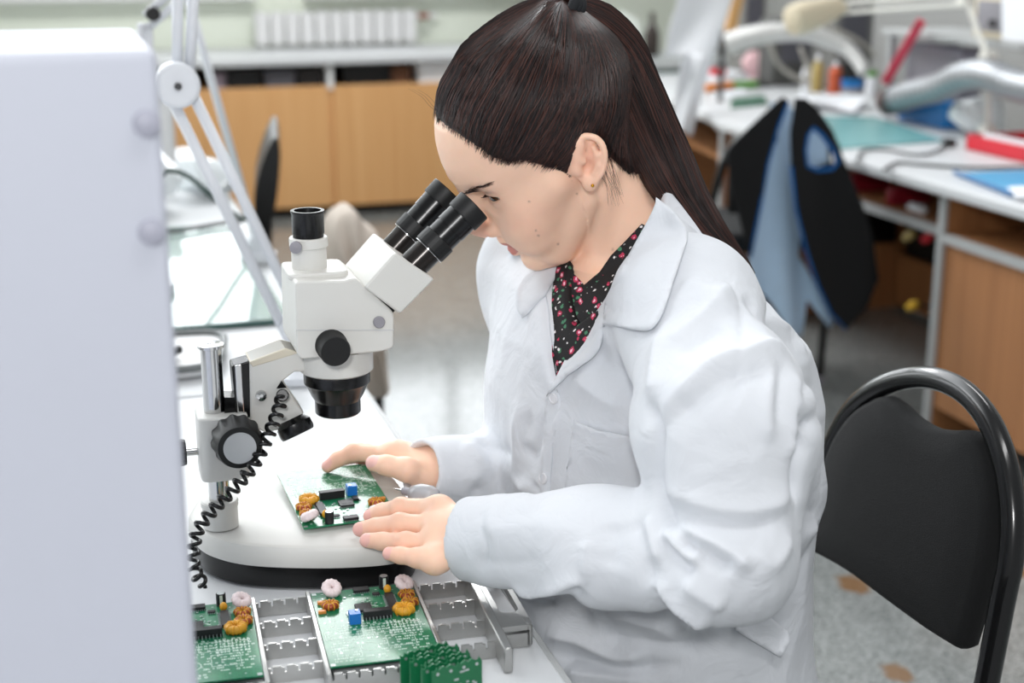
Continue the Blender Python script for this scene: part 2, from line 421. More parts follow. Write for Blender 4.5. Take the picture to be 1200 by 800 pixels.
# cables on the bench
def cable(px, z, rad, m, label, lift=None, name='cable', cat='cable'):
    pts = [atz(x, y, z+(lift[i] if lift else 0)) for i, (x, y) in enumerate(px)]
    return tag(MB().tube(smoothpath(pts, 8), rad, 8).build(name, m, None, smooth=180), label, cat)
cable([(1005, 188), (1012, 177), (1040, 176), (1075, 182), (1100, 176), (1114, 165)], BZ+.006, .004, M_BLACK, 'thin black cable curving beside the teal mat', [0,0,0,0,0,.002])
cable([(1036, 199), (1052, 191), (1080, 193), (1120, 196), (1160, 197), (1215, 196)], BZ+.006, .0045, M_BLACK, 'black cable running straight behind the blue folder')
tag(MB().cbox(atz(1112, 167, BZ+.012), (.03, .04, .022)).build('cable_plug', M_BLACK, None, bevel=.005), 'black plug in the cable beside the teal mat', 'plug')
# flexible silver ducts
M_DUCT = mat('foil_duct', (150, 152, 155), .38, metal=.8, var=.08, vscale=40)
M_DUCTW = mat('white_foil_duct', (206, 206, 204), .45, metal=.35, var=.08, vscale=40)
def duct(pts, rad, name_label, ridges, noz=True, m=None):
    P = smoothpath(pts, 10); n = len(P)
    base = thing('flexible_duct', name_label, 'duct', P[0])
    d = MB(); rows = []
    Q = smoothpath(P, max(2, ridges//n))
    R = [ (rad[0]+(rad[1]-rad[0])*i/len(Q))*(1+.05*math.sin(i*1.25)) for i in range(len(Q))]
    d.tube(Q, R, 20).build('hose', m or M_DUCT, base, smooth=180)
    if noz:
        a = np.array(P[0]); t = np.array(P[0])-np.array(P[2]); t /= np.linalg.norm(t)
        d = MB(); d.lathe([(rad[0]*1.1, -.01), (rad[0]*1.1, .02), (rad[0]*.9, .022)], a, t, 24); d.build('collar', M_DGREY, base)
        d = MB(); d.lathe([(rad[0]*.98, .02), (rad[0]*.98, .07), (rad[0]*.7, .09), (rad[0]*.6, .09), (rad[0]*.9, .065), (rad[0]*.9, .02)], a, t, 24, cap=False); d.build('nozzle', mat('dark_brown_nozzle', (84, 44, 36), .5), base)
P1 = [atx(1052, 116, 2.28), atx(1075, 109, 2.27), atx(1100, 103, 2.25), atx(1128, 90, 2.22), atx(1158, 88, 2.2), atx(1185, 98, 2.2), atx(1215, 104, 2.2), atx(1260, 100, 2.2)]
duct(P1, (.046, .043), 'thick silver flexible duct arching over the workbench', 160)
P2 = [aty(853, 52, 3.9), aty(880, 43, 3.85), aty(915, 38, 3.8), aty(950, 40, 3.75), aty(985, 53, 3.7), aty(1003, 68, 3.65), aty(1013, 85, 3.6)]
duct(P2, (.042, .022), 'thinner silver flexible duct arching above the further bench', 140, noz=False, m=M_DUCTW)
MB().tube([(P2[0][0], P2[0][1]+.05, BZ+.002), (P2[0][0], P2[0][1]+.05, P2[0][2]+.03)], .01, 12).build('mount_post', M_DGREY, bpy.data.objects['flexible_duct.001'])
MB().tube([(P2[0][0], P2[0][1]+.05, P2[0][2]+.03), (P2[0][0], P2[0][1], P2[0][2]+.045)], .008, 10).build('mount_bracket', M_DGREY, bpy.data.objects['flexible_duct.001'])
# bits on the bench
def bottle(px, py, z, h, rad, m, mcap, label, name='bottle', cat='bottle', X=None):
    p = atz(px, py, z)
    o = thing(name, label, cat, p, 'bottles and jars on the further bench')
    MB().lathe([(0, 0), (rad*.95, 0), (rad, .004), (rad, h*.68), (rad*.6, h*.78), (rad*.35, h*.82), (rad*.35, h*.86)], p, n=24).build('bottle_body', m, o)
    MB().lathe([(rad*.42, h*.83), (rad*.42, h*.9), (rad*.16, h*1.0), (0, h*1.0)], p, n=16).build('cap', mcap, o)
    return o
M_YEL = mat('amber_plastic', (176, 156, 96), .4); M_ORG = mat('orange_plastic', (224, 132, 48), .5); M_GRN = mat('green_plastic', (86, 150, 50), .5)
M_PINK = mat('pink_red_plastic', (222, 70, 92), .5)
bottle(957, 108, BZ, .15, .024, M_YEL, M_PAPER, 'amber bottle with a white nozzle behind the white sheet')
bottle(944, 110, BZ, .13, .018, M_PAPER, M_PAPER, 'slim white bottle left of the amber bottle')
bottle(978, 110, BZ, .13, .026, mat('tomato_plastic', (206, 96, 60), .5), M_PAPER, 'orange jar between amber bottle and dark can', 'jar', 'jar')
def can(px, py, z, h, rad, bands, label, name='can'):
    p = atz(px, py, z); o = thing(name, label, 'can', p)
    for i, (a, b_, m) in enumerate(bands):
        MB().lathe([(0, h*a), (rad, h*a+.001), (rad, h*b_-.001), (0, h*b_)], p, n=28).build(['can_body', 'label_band', 'lid'][min(i, 2)], m, o, smooth=40)
can(998, 112, BZ, .13, .042, ((0, .25, M_GREYP), (.25, .5, M_BLUE), (.5, 1, M_BLACK)), 'grey and black can with a blue band')
can(1020, 114, BZ, .10, .022, ((0, .8, M_PAPER), (.8, 1, M_GRN)), 'small white can with green lid beside the duct nozzle')
def blob_sheet(px4, z, label, m=M_PAPER, name='paper_sheet', cat='paper', amp=.02, n=14, base=None):
    A, B_, C_, D_ = [atz(x, y, z) for x, y in px4]
    G = np.zeros((n, n, 3))
    for i in range(n):
        for j in range(n):
            s, t = i/(n-1), j/(n-1)
            p = (A*(1-s)+B_*s)*(1-t)+(D_*(1-s)+C_*s)*t
            p[2] += .006+amp*(.5+.5*math.sin(3.1*s+1.2*t+.5)*math.cos(2.3*t+s))
            G[i, j] = p
    return tag(MB().grid(G).build(name, m, None, smooth=180, solid=.0012), label, cat)
blob_sheet([(930, 125), (962, 115), (1018, 124), (1000, 136)], BZ, 'wavy white paper sheet at the far end of the teal mat', amp=.03)
# crumpled clear-white bag that glares in the light
def crumple(c, rad, label, m, name, cat, seed=1, sc=(1,1,.6)):
    rr = np.random.default_rng(seed); bm = bmesh.new(); bmesh.ops.create_icosphere(bm, subdivisions=4, radius=1)
    ds = rr.normal(size=(26, 3)); ds /= np.linalg.norm(ds, axis=1)[:, None]; of = rr.uniform(.72, 1.05, 26)
    for v in bm.verts:
        p = np.array(v.co); k = min(1.15, min([o_/max(p@d, 1e-3) for d, o_ in zip(ds, of) if p@d > .35] or [1.1]))
        v.co = Vector(p*k*rad*np.array(sc))
    zmin = min(v.co.z for v in bm.verts)
    me = bpy.data.meshes.new(name); bm.to_mesh(me); bm.free(); me.materials.append(m); me.shade_smooth(); me.set_sharp_from_angle(angle=math.radians(25))
    o = bpy.data.objects.new(name, me); o.location = (c[0], c[1], c[2]-zmin); COL.objects.link(o); WM[o.name] = Matrix.Translation(o.location)
    return tag(o, label, cat)
M_BAG = mat('clear_white_bag', (238, 244, 246), .12, var=.02, coat=.5)
crumple(atz(1142, 158, BZ), .085, 'glaring white crumpled plastic bag under the thick duct', M_BAG, 'plastic_bag', 'bag', 3, (1.2, .9, .75))
# long red tool leaning up, blue box behind
o = MB(); a = atx(1038, 96, 2.30); b_ = atx(1079, 26, 2.30)
o.tube([a, b_], .022, 4); tag(o.build('pink_handle', M_PINK, None, smooth=0, bevel=.004), 'long pinkish-red bar leaning above the duct nozzle', 'tool')
P = atz(1065, 112, BZ)
tag(MB().box((2.34, 3.02, BZ), (2.40, 3.30, BZ+.085)).build('parts_box', M_BLUE, None, bevel=.006), 'blue box behind the thick silver duct', 'box')
# over-bench shelf with boxes, rear instruments
r = thing('bench_shelf', 'grey raised shelf on posts at the back of the workbench', 'shelf', (2.47, 2.7, BZ))
MB().box((2.34, 1.8, .965), (2.62, 3.44, .985)).build('shelf_board', M_EDGE, r, bevel=.003)
for Y in (1.82, 3.40):
    for X in (2.36, 2.6): MB().box((X-.012, Y-.012, BZ+.001 if X < BX+.78 else 0), (X+.012, Y+.012, .9645)).build('post', M_EDGE, r)
def instrument(lo, hi, m, label, name='instrument_box', cat='instrument', knob=M_BLACK):
    o = thing(name, label, cat, ((lo[0]+hi[0])/2, (lo[1]+hi[1])/2, lo[2]))
    MB().box(lo, hi).build('case', m, o, bevel=.008)
    MB().box((lo[0]-.003, lo[1]+.02, lo[2]+.02), (lo[0]+.002, hi[1]-.02, hi[2]-.02)).build('front_plate', M_GREYP if m is not M_GREYP else M_SLATE, o, bevel=.003)
    for k in range(2):
        y = lo[1]+(hi[1]-lo[1])*(.3+.4*k); MB().lathe([(0, 0), (.012, 0), (.011, .014), (0, .014)], (lo[0]-.002, y, lo[2]+.35*(hi[2]-lo[2])), (-1, 0, 0), 16).build('knob', knob, o)
instrument((2.4, 2.62, .985), (2.6, 3.0, 1.12), M_CREAM, 'cream instrument box on the raised bench shelf')
instrument((2.42, 3.42-.35, BZ), (2.5, 3.42-.02, BZ+.25), mat('lilac_grey_case', (152, 148, 160), .5), 'lilac-grey instrument box behind the red bar')
tag(MB().prism([tuple(atx(x, y, 2.30)[1:]) for x, y in ((1174, -12), (1215, -12), (1215, 52), (1174, 47))], 2.30, 2.303, 'yz').build('notice_sheet', M_PAPER, None), 'white sheet hanging at the top right corner', 'paper')
# dark jumble behind the duct: coiled black hoses
tag(MB().box((2.36, 2.3, BZ), (2.5, 2.62, BZ+.16)).build('power_supply', M_BLACK, None, bevel=.01), 'black power supply box behind the thick duct', 'box')
# lamp arms
def arm_lamp(base, pts, rad, label, m, gap=.03, head=None):
    o = thing('bench_lamp', label, 'lamp', base)
    for i in range(len(pts)-1):
        a, b_ = np.array(pts[i], float), np.array(pts[i+1], float)
        for s in (-1, 1):
            off = np.array([0, 0, s*gap/2]) if abs((b_-a)[2]) < .5*np.linalg.norm(b_-a) else np.array([.25*gap*s, gap/2*s, 0])
            MB().tube([a+off, b_+off], rad, 10).build('arm_bar', m, o)
    for p in pts: MB().tube([np.array(p)-[.02, .0, 0], np.array(p)+[.02, .0, 0]], gap*.75, 16).build('joint', m, o)
    if head is not None: head(o)
    return o
def head1(o):
    a, b_ = aty(985, 8, 3.45), aty(915, 28, 3.42)
    d = (b_-a)/np.linalg.norm(b_-a)
    MB().lathe([(0, -.01), (.03, 0), (.045, .06), (.055, .16), (.05, .2), (.02, .21), (0, .21)], a, d, 24).build('lamp_shade', M_CREAM, o)
V_ = lambda p, z: np.array([p[0]+.02, p[1], z])
pA = atz(1120, 100, BZ)
arm_lamp((2.45, 3.3, BZ), [V_(aty(1158, 68, 2.75), BZ+.028), aty(1158, 68, 2.75), aty(1132, 0, 2.9), aty(985, 10, 3.45)], .007, 'cream-shaded bench lamp with twin white arms', mat('ivory_metal', (222, 220, 212), .4), .03, head1)
# ---------------------------------------------------------------- clutter on the further bench
# hanging white sheet on a wooden easel edge
r = thing('hanging_sheet', 'large white sheet hanging over a tan wooden board beyond the ponytail', 'sheet', aty(835, 105, 4.25))
def q5(px, Y): return [tuple(aty(x, y, Y)[[0, 2]]) for x, y in px]
G = np.zeros((16, 20, 3))
A, B_, C_, D_ = [aty(x, y, 4.22) for x, y in ((800, -30), (868, -30), (832, 70), (782, 66))]
for i in range(16):
    for j in range(20):
        s, t = i/15, j/19; p = (A*(1-s)+B_*s)*(1-t)+(D_*(1-s)+C_*s)*t; p[1] += .03*math.sin(4*s+1.5*t)*t; G[i, j] = p
MB().grid(G).build('sheet', M_PAPER, r, smooth=180, solid=.002)
MB().prism(q5([(866, -30), (878, -30), (858, 55), (848, 52)], 4.26), 4.26, 4.285, 'xz').build('wooden_edge', wood_mat('pine_board', (196, 146, 84), (214, 168, 108)), r)
G = np.zeros((14, 24, 3)); A, B_, C_, D_ = [aty(x, y, 3.66) for x, y in ((800, 62), (838, 66), (812, 160), (790, 150))]
for i in range(14):
    for j in range(24):
        s, t = i/13, j/23; p = (A*(1-s)+B_*s)*(1-t)+(D_*(1-s)+C_*s)*t; p[1] += .02*math.sin(7*s+2*t); G[i, j] = p
tag(MB().grid(G).build('cloth_strip', M_PAPER, None, smooth=180, solid=.002), 'narrow white cloth hanging over the further bench edge', 'cloth')
# bright packages
def pack(px, z, h, m, label, name, cat, d=.09, X=None):
    x0, x1, y = px; a = atz(x0, y, z); b_ = atz(x1, y, z)
    o = MB(); dy = np.array([0, d, 0])
    o.prism(roundpoly([tuple(a[:2]), tuple(b_[:2]), tuple((b_+dy)[:2]), tuple((a+dy)[:2])], .012), z+.001, z+h)
    return tag(o.build(name, m, None, bevel=.008), label, cat)
Z2 = BZ
pack((838, 872, 97), Z2, .045, M_PAPER, 'white carton under the pink bag on the further bench', 'carton', 'carton', .12)
pack((836, 852, 90), Z2+.046, .03, M_RED, 'red packet lying on the white carton', 'packet', 'packet', .06)
crumple(atz(884, 93, Z2), .055, 'pale pink plastic bag on the further bench', mat('pink_bag', (236, 196, 200), .3), 'plastic_bag', 'bag', 8, (1, 1, 1))
p = atz(829, 103, Z2+.016); q_ = atz(857, 100, Z2+.016); r_ = atz(886, 99, Z2+.016)
t = thing('hand_tool', 'orange and green handled tool lying on a black tray edge', 'tool', p)
MB().tube([p, q_], .016, 12).build('orange_grip', M_ORG, t); MB().tube([q_, r_], .015, 12).build('green_grip', M_GRN, t)
tag(MB().prism([tuple(atz(x, y, Z2)[:2]) for x, y in ((826, 108), (908, 102), (898, 96), (832, 99))], Z2, Z2+.003).build('tray', M_BLACK, None), 'thin black tray on the further bench', 'tray')
tag(MB().prism([tuple(atz(x, y, Z2)[:2]) for x, y in ((856, 128), (900, 123), (895, 113), (858, 117))], Z2, Z2+.006).build('circuit_board', mat('dull_green_board', (60, 104, 84), .5), None), 'green board lying at the edge of the further bench', 'circuit board')
flat('paper_sheet', [(836, 118), (878, 109), (870, 104), (836, 110)], Z2+.001, .002, M_PAPER, 'white paper lying before the black tray on the further bench', 'paper')
# cables and thin hoses hanging round the ducts
M_GCAB = mat('grey_cable', (176, 172, 164), .5)
for i, (pts, lab) in enumerate((
    ([(900, 45), (912, 75), (935, 92), (948, 96)], 'grey cable drooping under the thinner duct'),
    ([(925, 20), (965, 30), (1005, 48), (1025, 66)], 'grey hose running above the thinner duct'),
    ([(938, 56), (946, 80), (942, 101)], 'short grey cable hanging left of the amber bottle'))):
    P = [aty(x, y, 3.95+.05*i) for x, y in pts]
    tag(MB().tube(smoothpath(P, 8), .009, 8).build('cable', M_GCAB, None, smooth=180), lab, 'cable')
# equipment behind: grey machines on the far part of the bench
def machine(px, Y, d, m, label, name='machine', cat='machine', bev=.01, front=None):
    x0, y0, x1, y1 = px; a = aty(x0, y1, Y); b_ = aty(x1, y0, Y); zb = a[2]
    o = thing(name, label, cat, ((a[0]+b_[0])/2, Y, zb))
    MB().box((a[0], Y, zb), (b_[0], Y+d, b_[2])).build('case', m, o, bevel=bev)
    w_ = b_[0]-a[0]; h_ = b_[2]-zb
    MB().box((a[0]+w_*.15, Y-.004, zb+h_*.35), (b_[0]-w_*.15, Y+.002, b_[2]-h_*.15)).build('front_panel', front or M_SLATE, o, bevel=.003)
    return o
def onbench(x0, x1, ytop, Y, z=BZ):
    """pixel box whose bottom stands on height z at depth Y"""
    X = aty((x0+x1)/2, 50, Y)[0]; yb = proj((X, Y, z))[1]; return (x0, ytop, x1, yb)
machine(onbench(905, 960, 22, 4.38), 4.38, .14, mat('dark_grey_machine', (84, 84, 82), .6), 'dark grey machine under the arch of the thinner duct')
machine(onbench(868, 900, -20, 4.87), 4.87, .15, mat('grey_stand', (128, 126, 122), .6), 'tall grey stand beside the wooden board', 'stand', 'stand')
machine(onbench(975, 1028, -20, 4.15), 4.15, .2, mat('mid_grey_case', (120, 120, 118), .6), 'mid grey case behind the cream lamp shade', 'machine')
p = aty(735, 60, 5.3)
crumple((p[0], 5.32, .736), .085, 'pale green-white bag on the grey cabinet top', mat('pale_bag', (222, 228, 220), .5), 'plastic_bag', 'bag', 5, (.8, .8, 1.3))
p = aty(775, 60, 5.4)
bb = thing('bottle', 'dark bottle behind the ponytail on the grey cabinet', 'bottle', (p[0]-.03, 5.45, .735))
MB().lathe([(0, 0), (.035, 0), (.036, .1), (.02, .14), (.013, .15), (.013, .2), (0, .2)], (p[0]-.03, 5.45, .735), n=20).build('bottle_body', mat('dark_bottle', (60, 50, 46), .3), bb)
bb = thing('bottle', 'clear white bottle right of the dark one on the grey cabinet', 'bottle', (p[0]+.06, 5.4, .735))
MB().lathe([(0, 0), (.03, 0), (.031, .12), (.014, .16), (.012, .2), (0, .2)], (p[0]+.06, 5.4, .735), n=20).build('bottle_body', mat('frosted_bottle', (205, 208, 206), .3), bb)
# things on the knee shelf of the front bench
SZ = .557
def shelfitem(x0, x1, py, h, m, label, name, cat, d=.14, bev=.01):
    a = atz(x0, py, SZ); b_ = atz(x1, py, SZ); X = BX+.11
    y0, y1 = sorted((b_[1], a[1]))
    return tag(MB().box((X, y0, SZ-.002), (X+d, y1, SZ+h)).build(name, m, None, bevel=bev), label, cat)
M_DRED = mat('dark_red_plastic', (142, 22, 40), .45)
shelfitem(992, 1018, 225, .06, M_DRED, 'dark red box at the far end of the shelf under the workbench', 'box', 'box')
shelfitem(1022, 1066, 240, .05, M_DRED, 'long dark red box on the shelf under the workbench', 'box', 'box')
a = atz(1050, 246, SZ); crumple((BX+.13, a[1]-.05, SZ-.001), .03, 'crumpled white rag on the shelf under the workbench', M_PAPER, 'rag', 'rag', 6, (.8, 1.4, .5))
r = thing('carton', 'blue and white carton at the near end of the under-bench shelf', 'carton', (BX+.15, 2.19, SZ))
MB().box((BX+.1, 2.16, SZ-.001), (BX+.17, 2.215, SZ+.075)).build('carton_body', M_PAPER, r, bevel=.002)
MB().box((BX+.097, 2.157, SZ), (BX+.173, 2.19, SZ+.077)).build('blue_wrap', M_BLUE, r, bevel=.002)
# plugs hanging below the shelf
for (x, y, m, lab) in ((1066, 276, M_YEL, 'yellow cable plug hanging under the workbench shelf'), (1088, 278, M_RED, 'red cable plug hanging under the workbench shelf'), (1070, 358, mat('yellow_plug', (222, 176, 50), .4), 'yellow connector on the dark cable under the workbench')):
    p = atx(x, y, BX+.14)
    t = thing('cable_plug', lab, 'plug', p)
    MB().tube([p+[0, .02, -.012], p, p+[0, -.02, .012]], [.012, .015, .009], 10).build('plug_body', m, t)
    MB().tube(smoothpath([p+[0, -.02, .012], p+[.04, -.04, .02], p+[.1, -.05, min(.5, .526-p[2]) if p[2] < .52 else 0]], 6), .004, 6).build('lead', M_BLACK, t)
# ---------------------------------------------------------------- chair draped with a black vest and a light blue shirt
VX, VY = 1.525, 2.62
r = thing('chair', 'black chair draped with a vest in front of the right workbench', 'chair', (VX, VY, 0))
fr = MB(); s = MB()
def vp(px, py, Y): return aty(px, py, Y)
# tube frame
back = smoothpath([(VX-.2, VY+.02, .02), (VX-.2, VY+.0, .44), (VX-.18, VY-.05, .68), (VX-.12, VY-.06, .765), (VX, VY-.06, .785), (VX+.12, VY-.06, .765), (VX+.18, VY-.05, .68), (VX+.2, VY, .44), (VX+.2, VY+.02, .02)], 6)
MB().tube(back, .012, 10).build('back_frame', M_BLACK, r, smooth=180)
for sx in (-1, 1):
    MB().tube([(VX+sx*.19, VY+.40, .02), (VX+sx*.2, VY+.36, .43), (VX+sx*.2, VY+.0, .43)], .012, 10).build('leg', M_BLACK, r, smooth=180)
for (x, y) in ((-.2, .02), (.2, .02), (-.19, .4), (.19, .4)): MB().lathe([(0, 0), (.016, 0), (.016, .03), (0, .03)], (VX+x, VY+y, 0), n=14).build('foot_cap', M_GREYP, r)
MB().box((VX-.21, VY-.0, .43), (VX+.21, VY+.42, .48)).build('seat', M_BLKFAB, r, bevel=.02, seg=3)
MB().box((VX-.155, VY-.06, .55), (VX+.155, VY-.03, .74)).build('backrest', M_BLKFAB, r, bevel=.012, seg=3)
# vest: two draped panels with armholes, pixel-traced outline on sheets hanging round the back frame
M_VEST = mat('black_vest_cloth', (18, 19, 21), .95, var=.2, vscale=60, bump=.3, bscale=500, sheen=.02)
M_TRIM = mat('blue_binding', (10, 92, 160), .8)
M_SHIRT = mat('light_blue_cotton', (186, 214, 240), .9, var=.05, bump=.2, bscale=700)
def panel(outline, Yf, name, m, parent, n=40, solid=.006, hole=None, fold=.012, seed=0, freq=30):
    """cloth panel: outline in the picture put at depth Yf(x,z) and folded"""
    pts = [vp(x, y, VY-.1) for x, y in outline]
    poly = [(p[0], p[2]) for p in pts]
    holes = [[(p[0], p[2]) for p in (vp(x, y, VY-.1) for x, y in hole)]] if hole else []
    from mathutils.geometry import delaunay_2d_cdt
    vin = [Vector(p) for p in poly]; eds = [(i, (i+1) % len(poly)) for i in range(len(poly))]
    for h in holes:
        o = len(vin); vin += [Vector(p) for p in h]; eds += [(o+i, o+(i+1) % len(h)) for i in range(len(h))]
    xs = [p[0] for p in poly]; zs = [p[1] for p in poly]
    def inside(p, pl):
        c = False
        for i in range(len(pl)):
            a, b_ = pl[i], pl[i-1]
            if (a[1] > p[1]) != (b_[1] > p[1]) and p[0] < (b_[0]-a[0])*(p[1]-a[1])/(b_[1]-a[1])+a[0]: c = not c
        return c
    st = (max(zs)-min(zs))/n
    z = min(zs)+st/2
    while z < max(zs):
        x = min(xs)+st/2
        while x < max(xs):
            if inside((x, z), poly) and not any(inside((x, z), h) for h in holes): vin.append(Vector((x, z)))
            x += st
        z += st
    vo, eo, fo, *_ = delaunay_2d_cdt(vin, eds, [], 0, 1e-5)
    fs = []
    for f in fo:
        c = sum((vo[i] for i in f), Vector((0, 0)))/len(f)
        if inside(c, poly) and not any(inside(c, h) for h in holes): fs.append(tuple(f))
    V = []
    for p in vo:
        x, zz = p; V.append((x, Yf(x, zz)+fold*math.sin(freq*x+6*zz+seed)*min(1, max(0, (.86-zz)*4)), zz))
    o = MB().add(V, fs).build(name, m, parent, smooth=180, solid=solid)
    edge = lambda pl: [(x, Yf(x, zz)+fold*math.sin(freq*x+6*zz+seed)*min(1, max(0, (.86-zz)*4))-.003, zz) for x, zz in pl]
    return o, edge(poly), [edge(h) for h in holes]
v = thing('vest', 'black vest with blue-trimmed armholes hung over the chair back', 'vest', (VX, VY-.1, .3))
o, e, _ = panel([(900, 122), (912, 112), (918, 118), (905, 150), (893, 190), (885, 240), (876, 300), (868, 270), (852, 215), (848, 175), (870, 150)], lambda x, z: VY-.125, 'side_panel', M_VEST, v, seed=1)
MB().tube(e[2:7], .005, 8).build('blue_trim', M_TRIM, v, smooth=180)
hole = [(939, 146), (950, 155), (962, 172), (968, 186), (962, 194), (945, 196), (932, 190), (930, 172), (933, 155)]
o, e, h = panel([(918, 112), (930, 112), (945, 125), (962, 150), (975, 185), (990, 225), (1005, 270), (1012, 320), (1000, 352), (980, 380), (962, 362), (945, 330), (930, 290), (917, 240), (912, 190), (912, 150)], lambda x, z: VY-.165, 'front_panel', M_VEST, v, hole=hole)
MB().tube(h[0], .006, 8, closed=True).build('armhole_trim', M_TRIM, v, smooth=180)
MB().tube(e[9:15], .004, 8).build('blue_trim', M_TRIM, v, smooth=180)
s = thing('hanging_shirt', 'light blue shirt hanging under the black vest on the chair', 'shirt', (VX, VY-.08, .25))
o, e, _ = panel([(905, 120), (925, 125), (968, 150), (972, 190), (950, 200), (938, 300), (955, 330), (978, 378), (972, 384), (948, 352), (942, 396), (924, 388), (905, 355), (880, 330), (876, 300), (890, 200), (898, 150)], lambda x, z: VY-.095, 'shirt_body', M_SHIRT, s, fold=.010, freq=55, solid=.003)
MB().box((aty(905, 160, VY-.11)[0], VY-.113, aty(905, 167, VY-.11)[2]), (aty(911, 160, VY-.11)[0], VY-.106, aty(905, 158, VY-.11)[2])).build('label_tab', mat('navy_tab', (40, 60, 100), .8), s)
# ---------------------------------------------------------------- the woman's desk and what stands on the left
r = thing('desk', 'white work desk carrying the microscope, with grey edge trim', 'desk', (-.5, .2, 0))
DY1 = .90
MB().box((-1.05, -.75, DZ-.028), (-.004, DY1, DZ)).build('desktop', M_WTOP, r, bevel=.003)
MB().box((-.006, -.75, DZ-.029), (.0, DY1, DZ+.0005)).build('edge_trim', M_EDGE, r, bevel=.001)
for Y in (-.72, DY1-.05): MB().box((-1.0, Y, 0), (-.12, Y+.022, DZ-.028)).build('side_panel', M_WTOP, r)
MB().box((-1.03, -.7, .1), (-1.01, DY1-.05, DZ-.03)).build('back_panel', M_WTOP, r)
r = thing('desk', 'second white desk behind the microscope desk, with a glass sheet on it', 'desk', (-.5, 2.0, 0))
MB().box((-1.05, DY1+.012, DZ-.03), (.0, 3.35, DZ-.002)).build('desktop', M_WTOP, r, bevel=.003)
for Y in (DY1+.05, 3.3): MB().box((-1.0, Y, 0), (-.12, Y+.022, DZ-.03)).build('side_panel', M_WTOP, r)
M_GLS = mat('greenish_glass', (236, 250, 245), .03, var=0, trans=.7, ior=1.3, spec=.6)
gl = [(200, 389), (331, 378), (300, 262), (195, 262)]
g = thing('glass_sheet', 'greenish glass sheet lying on the second desk', 'glass sheet', atz(265, 330, DZ))
MB().prism([(-.45, 1.26), (-.045, 1.26), (-.045, 2.08), (-.45, 2.08)], DZ-.001, DZ+.006).build('pane', M_GLS, g, bevel=.001)
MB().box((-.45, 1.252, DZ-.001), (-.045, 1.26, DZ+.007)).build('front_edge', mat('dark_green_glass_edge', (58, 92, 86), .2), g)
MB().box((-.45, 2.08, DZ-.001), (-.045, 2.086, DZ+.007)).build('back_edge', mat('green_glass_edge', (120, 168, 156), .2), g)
# white rounded tray with dark bits between the desks
t = thing('tray', 'white rounded tray behind the chrome column on the second desk', 'tray', (-.3, 1.07, DZ))
pl = roundpoly([(-.46, .99), (-.19, .99), (-.16, 1.18), (-.46, 1.2)], .05)
MB().prism(pl, DZ-.001, DZ+.012).build('tray_base', M_WHITE, t, bevel=.004)
MB().tube([(x, y, DZ+.014) for x, y in pl], .006, 8, closed=True).build('tray_rim', mat('grey_rim', (120, 124, 124), .4), t, smooth=180)
tag(MB().tube(smoothpath([(-.40, 1.02, DZ+.024), (-.33, 1.06, DZ+.024), (-.28, 1.03, DZ+.024), (-.24, 1.06, DZ+.024)], 6), .007, 8).build('cable', M_BLACK, None, smooth=180), 'black cable end lying in the white rounded tray', 'cable')
o = MB().box((-.36, 1.09, DZ+.013), (-.29, 1.14, DZ+.045)); tag(o.build('power_adapter', M_BLACK, None, bevel=.006), 'black power adapter in the white rounded tray', 'adapter')
# black cable looping over the glass
tag(MB().tube(smoothpath([aty(188, 206, 1.74), aty(200, 200, 1.75), aty(222, 208, 1.78), aty(250, 232, 1.8), aty(275, 252, 1.85), aty(292, 258, 1.9)], 8), .005, 8).build('cable', mat('dark_green_cable', (40, 66, 60), .4), None, smooth=180), 'dark cable arching over the second desk', 'cable')
cable([(190, 272), (215, 270), (250, 264), (285, 259)], DZ+.0135, .005, M_DGREY, 'grey cable lying behind the glass sheet')
# pale pile of bags and a white box further back
crumple((-.28, 2.35, DZ-.002), .13, 'crumpled white plastic bag on the far part of the second desk', M_BAG, 'plastic_bag', 'bag', 12, (1.2, .9, .7))
crumple((-.06, 2.5, DZ-.002), .085, 'smaller white crumpled bag by the desk edge behind the lamp arm', M_BAG, 'plastic_bag', 'bag', 15, (1, 1, .6))
b = thing('storage_box', 'white plastic box at the far end of the second desk', 'box', (-.3, 2.95, DZ))
MB().box((-.55, 2.8, DZ-.002), (-.1, 3.15, DZ+.2)).build('box_body', M_WHITE, b, bevel=.015); MB().box((-.555, 2.795, DZ+.2), (-.095, 3.155, DZ+.23)).build('box_lid', M_WHITE, b, bevel=.01)
# articulated desk lamp: twin white bars with disc joint
M_LAMP = mat('white_lamp_metal', (226, 229, 234), .35, var=.01)
L0 = np.array([-.10, 1.05, DZ]); 
lm = thing('desk_lamp', 'white spring-arm desk lamp behind the microscope', 'lamp', (-.07, 1.0, DZ))
J1 = aty(207, 100, .95); J2 = aty(338, 325, .95); J2 = np.array(J2)
base = np.array([J2[0]+.005, .95, DZ-.002])
MB().lathe([(0, 0), (.05, 0), (.05, .012), (.014, .018), (.012, .06), (0, .06)], (base[0], base[1], DZ), n=32).build('lamp_base', M_LAMP, lm)
J3 = base+[0, 0, .075]
dv = (J3-J1)/np.linalg.norm(J3-J1); nv = np.cross(dv, [0, 1, 0]); nv /= np.linalg.norm(nv)
for k in (-1, 1):
    a = J1+nv*.014*k; b_ = J3+nv*.014*k
    MB().tube([a, b_], .0075, 12).build('lower_arm', M_LAMP, lm, smooth=180)
MB().cyl(J1+[0, -.022, 0], J1+[0, .022, 0], .030, n=40).build('elbow_joint', M_LAMP, lm, bevel=.006)
MB().cyl(J1+[0, -.026, 0], J1+[0, -.018, 0], .005, n=14).build('joint_screw', M_DGREY, lm)
MB().cyl(J3+[0, -.016, 0], J3+[0, .016, 0], .022, n=32).build('base_joint', M_LAMP, lm, bevel=.004)
K1 = aty(236, 120, 1.0); K0 = aty(212, -25, 1.0)
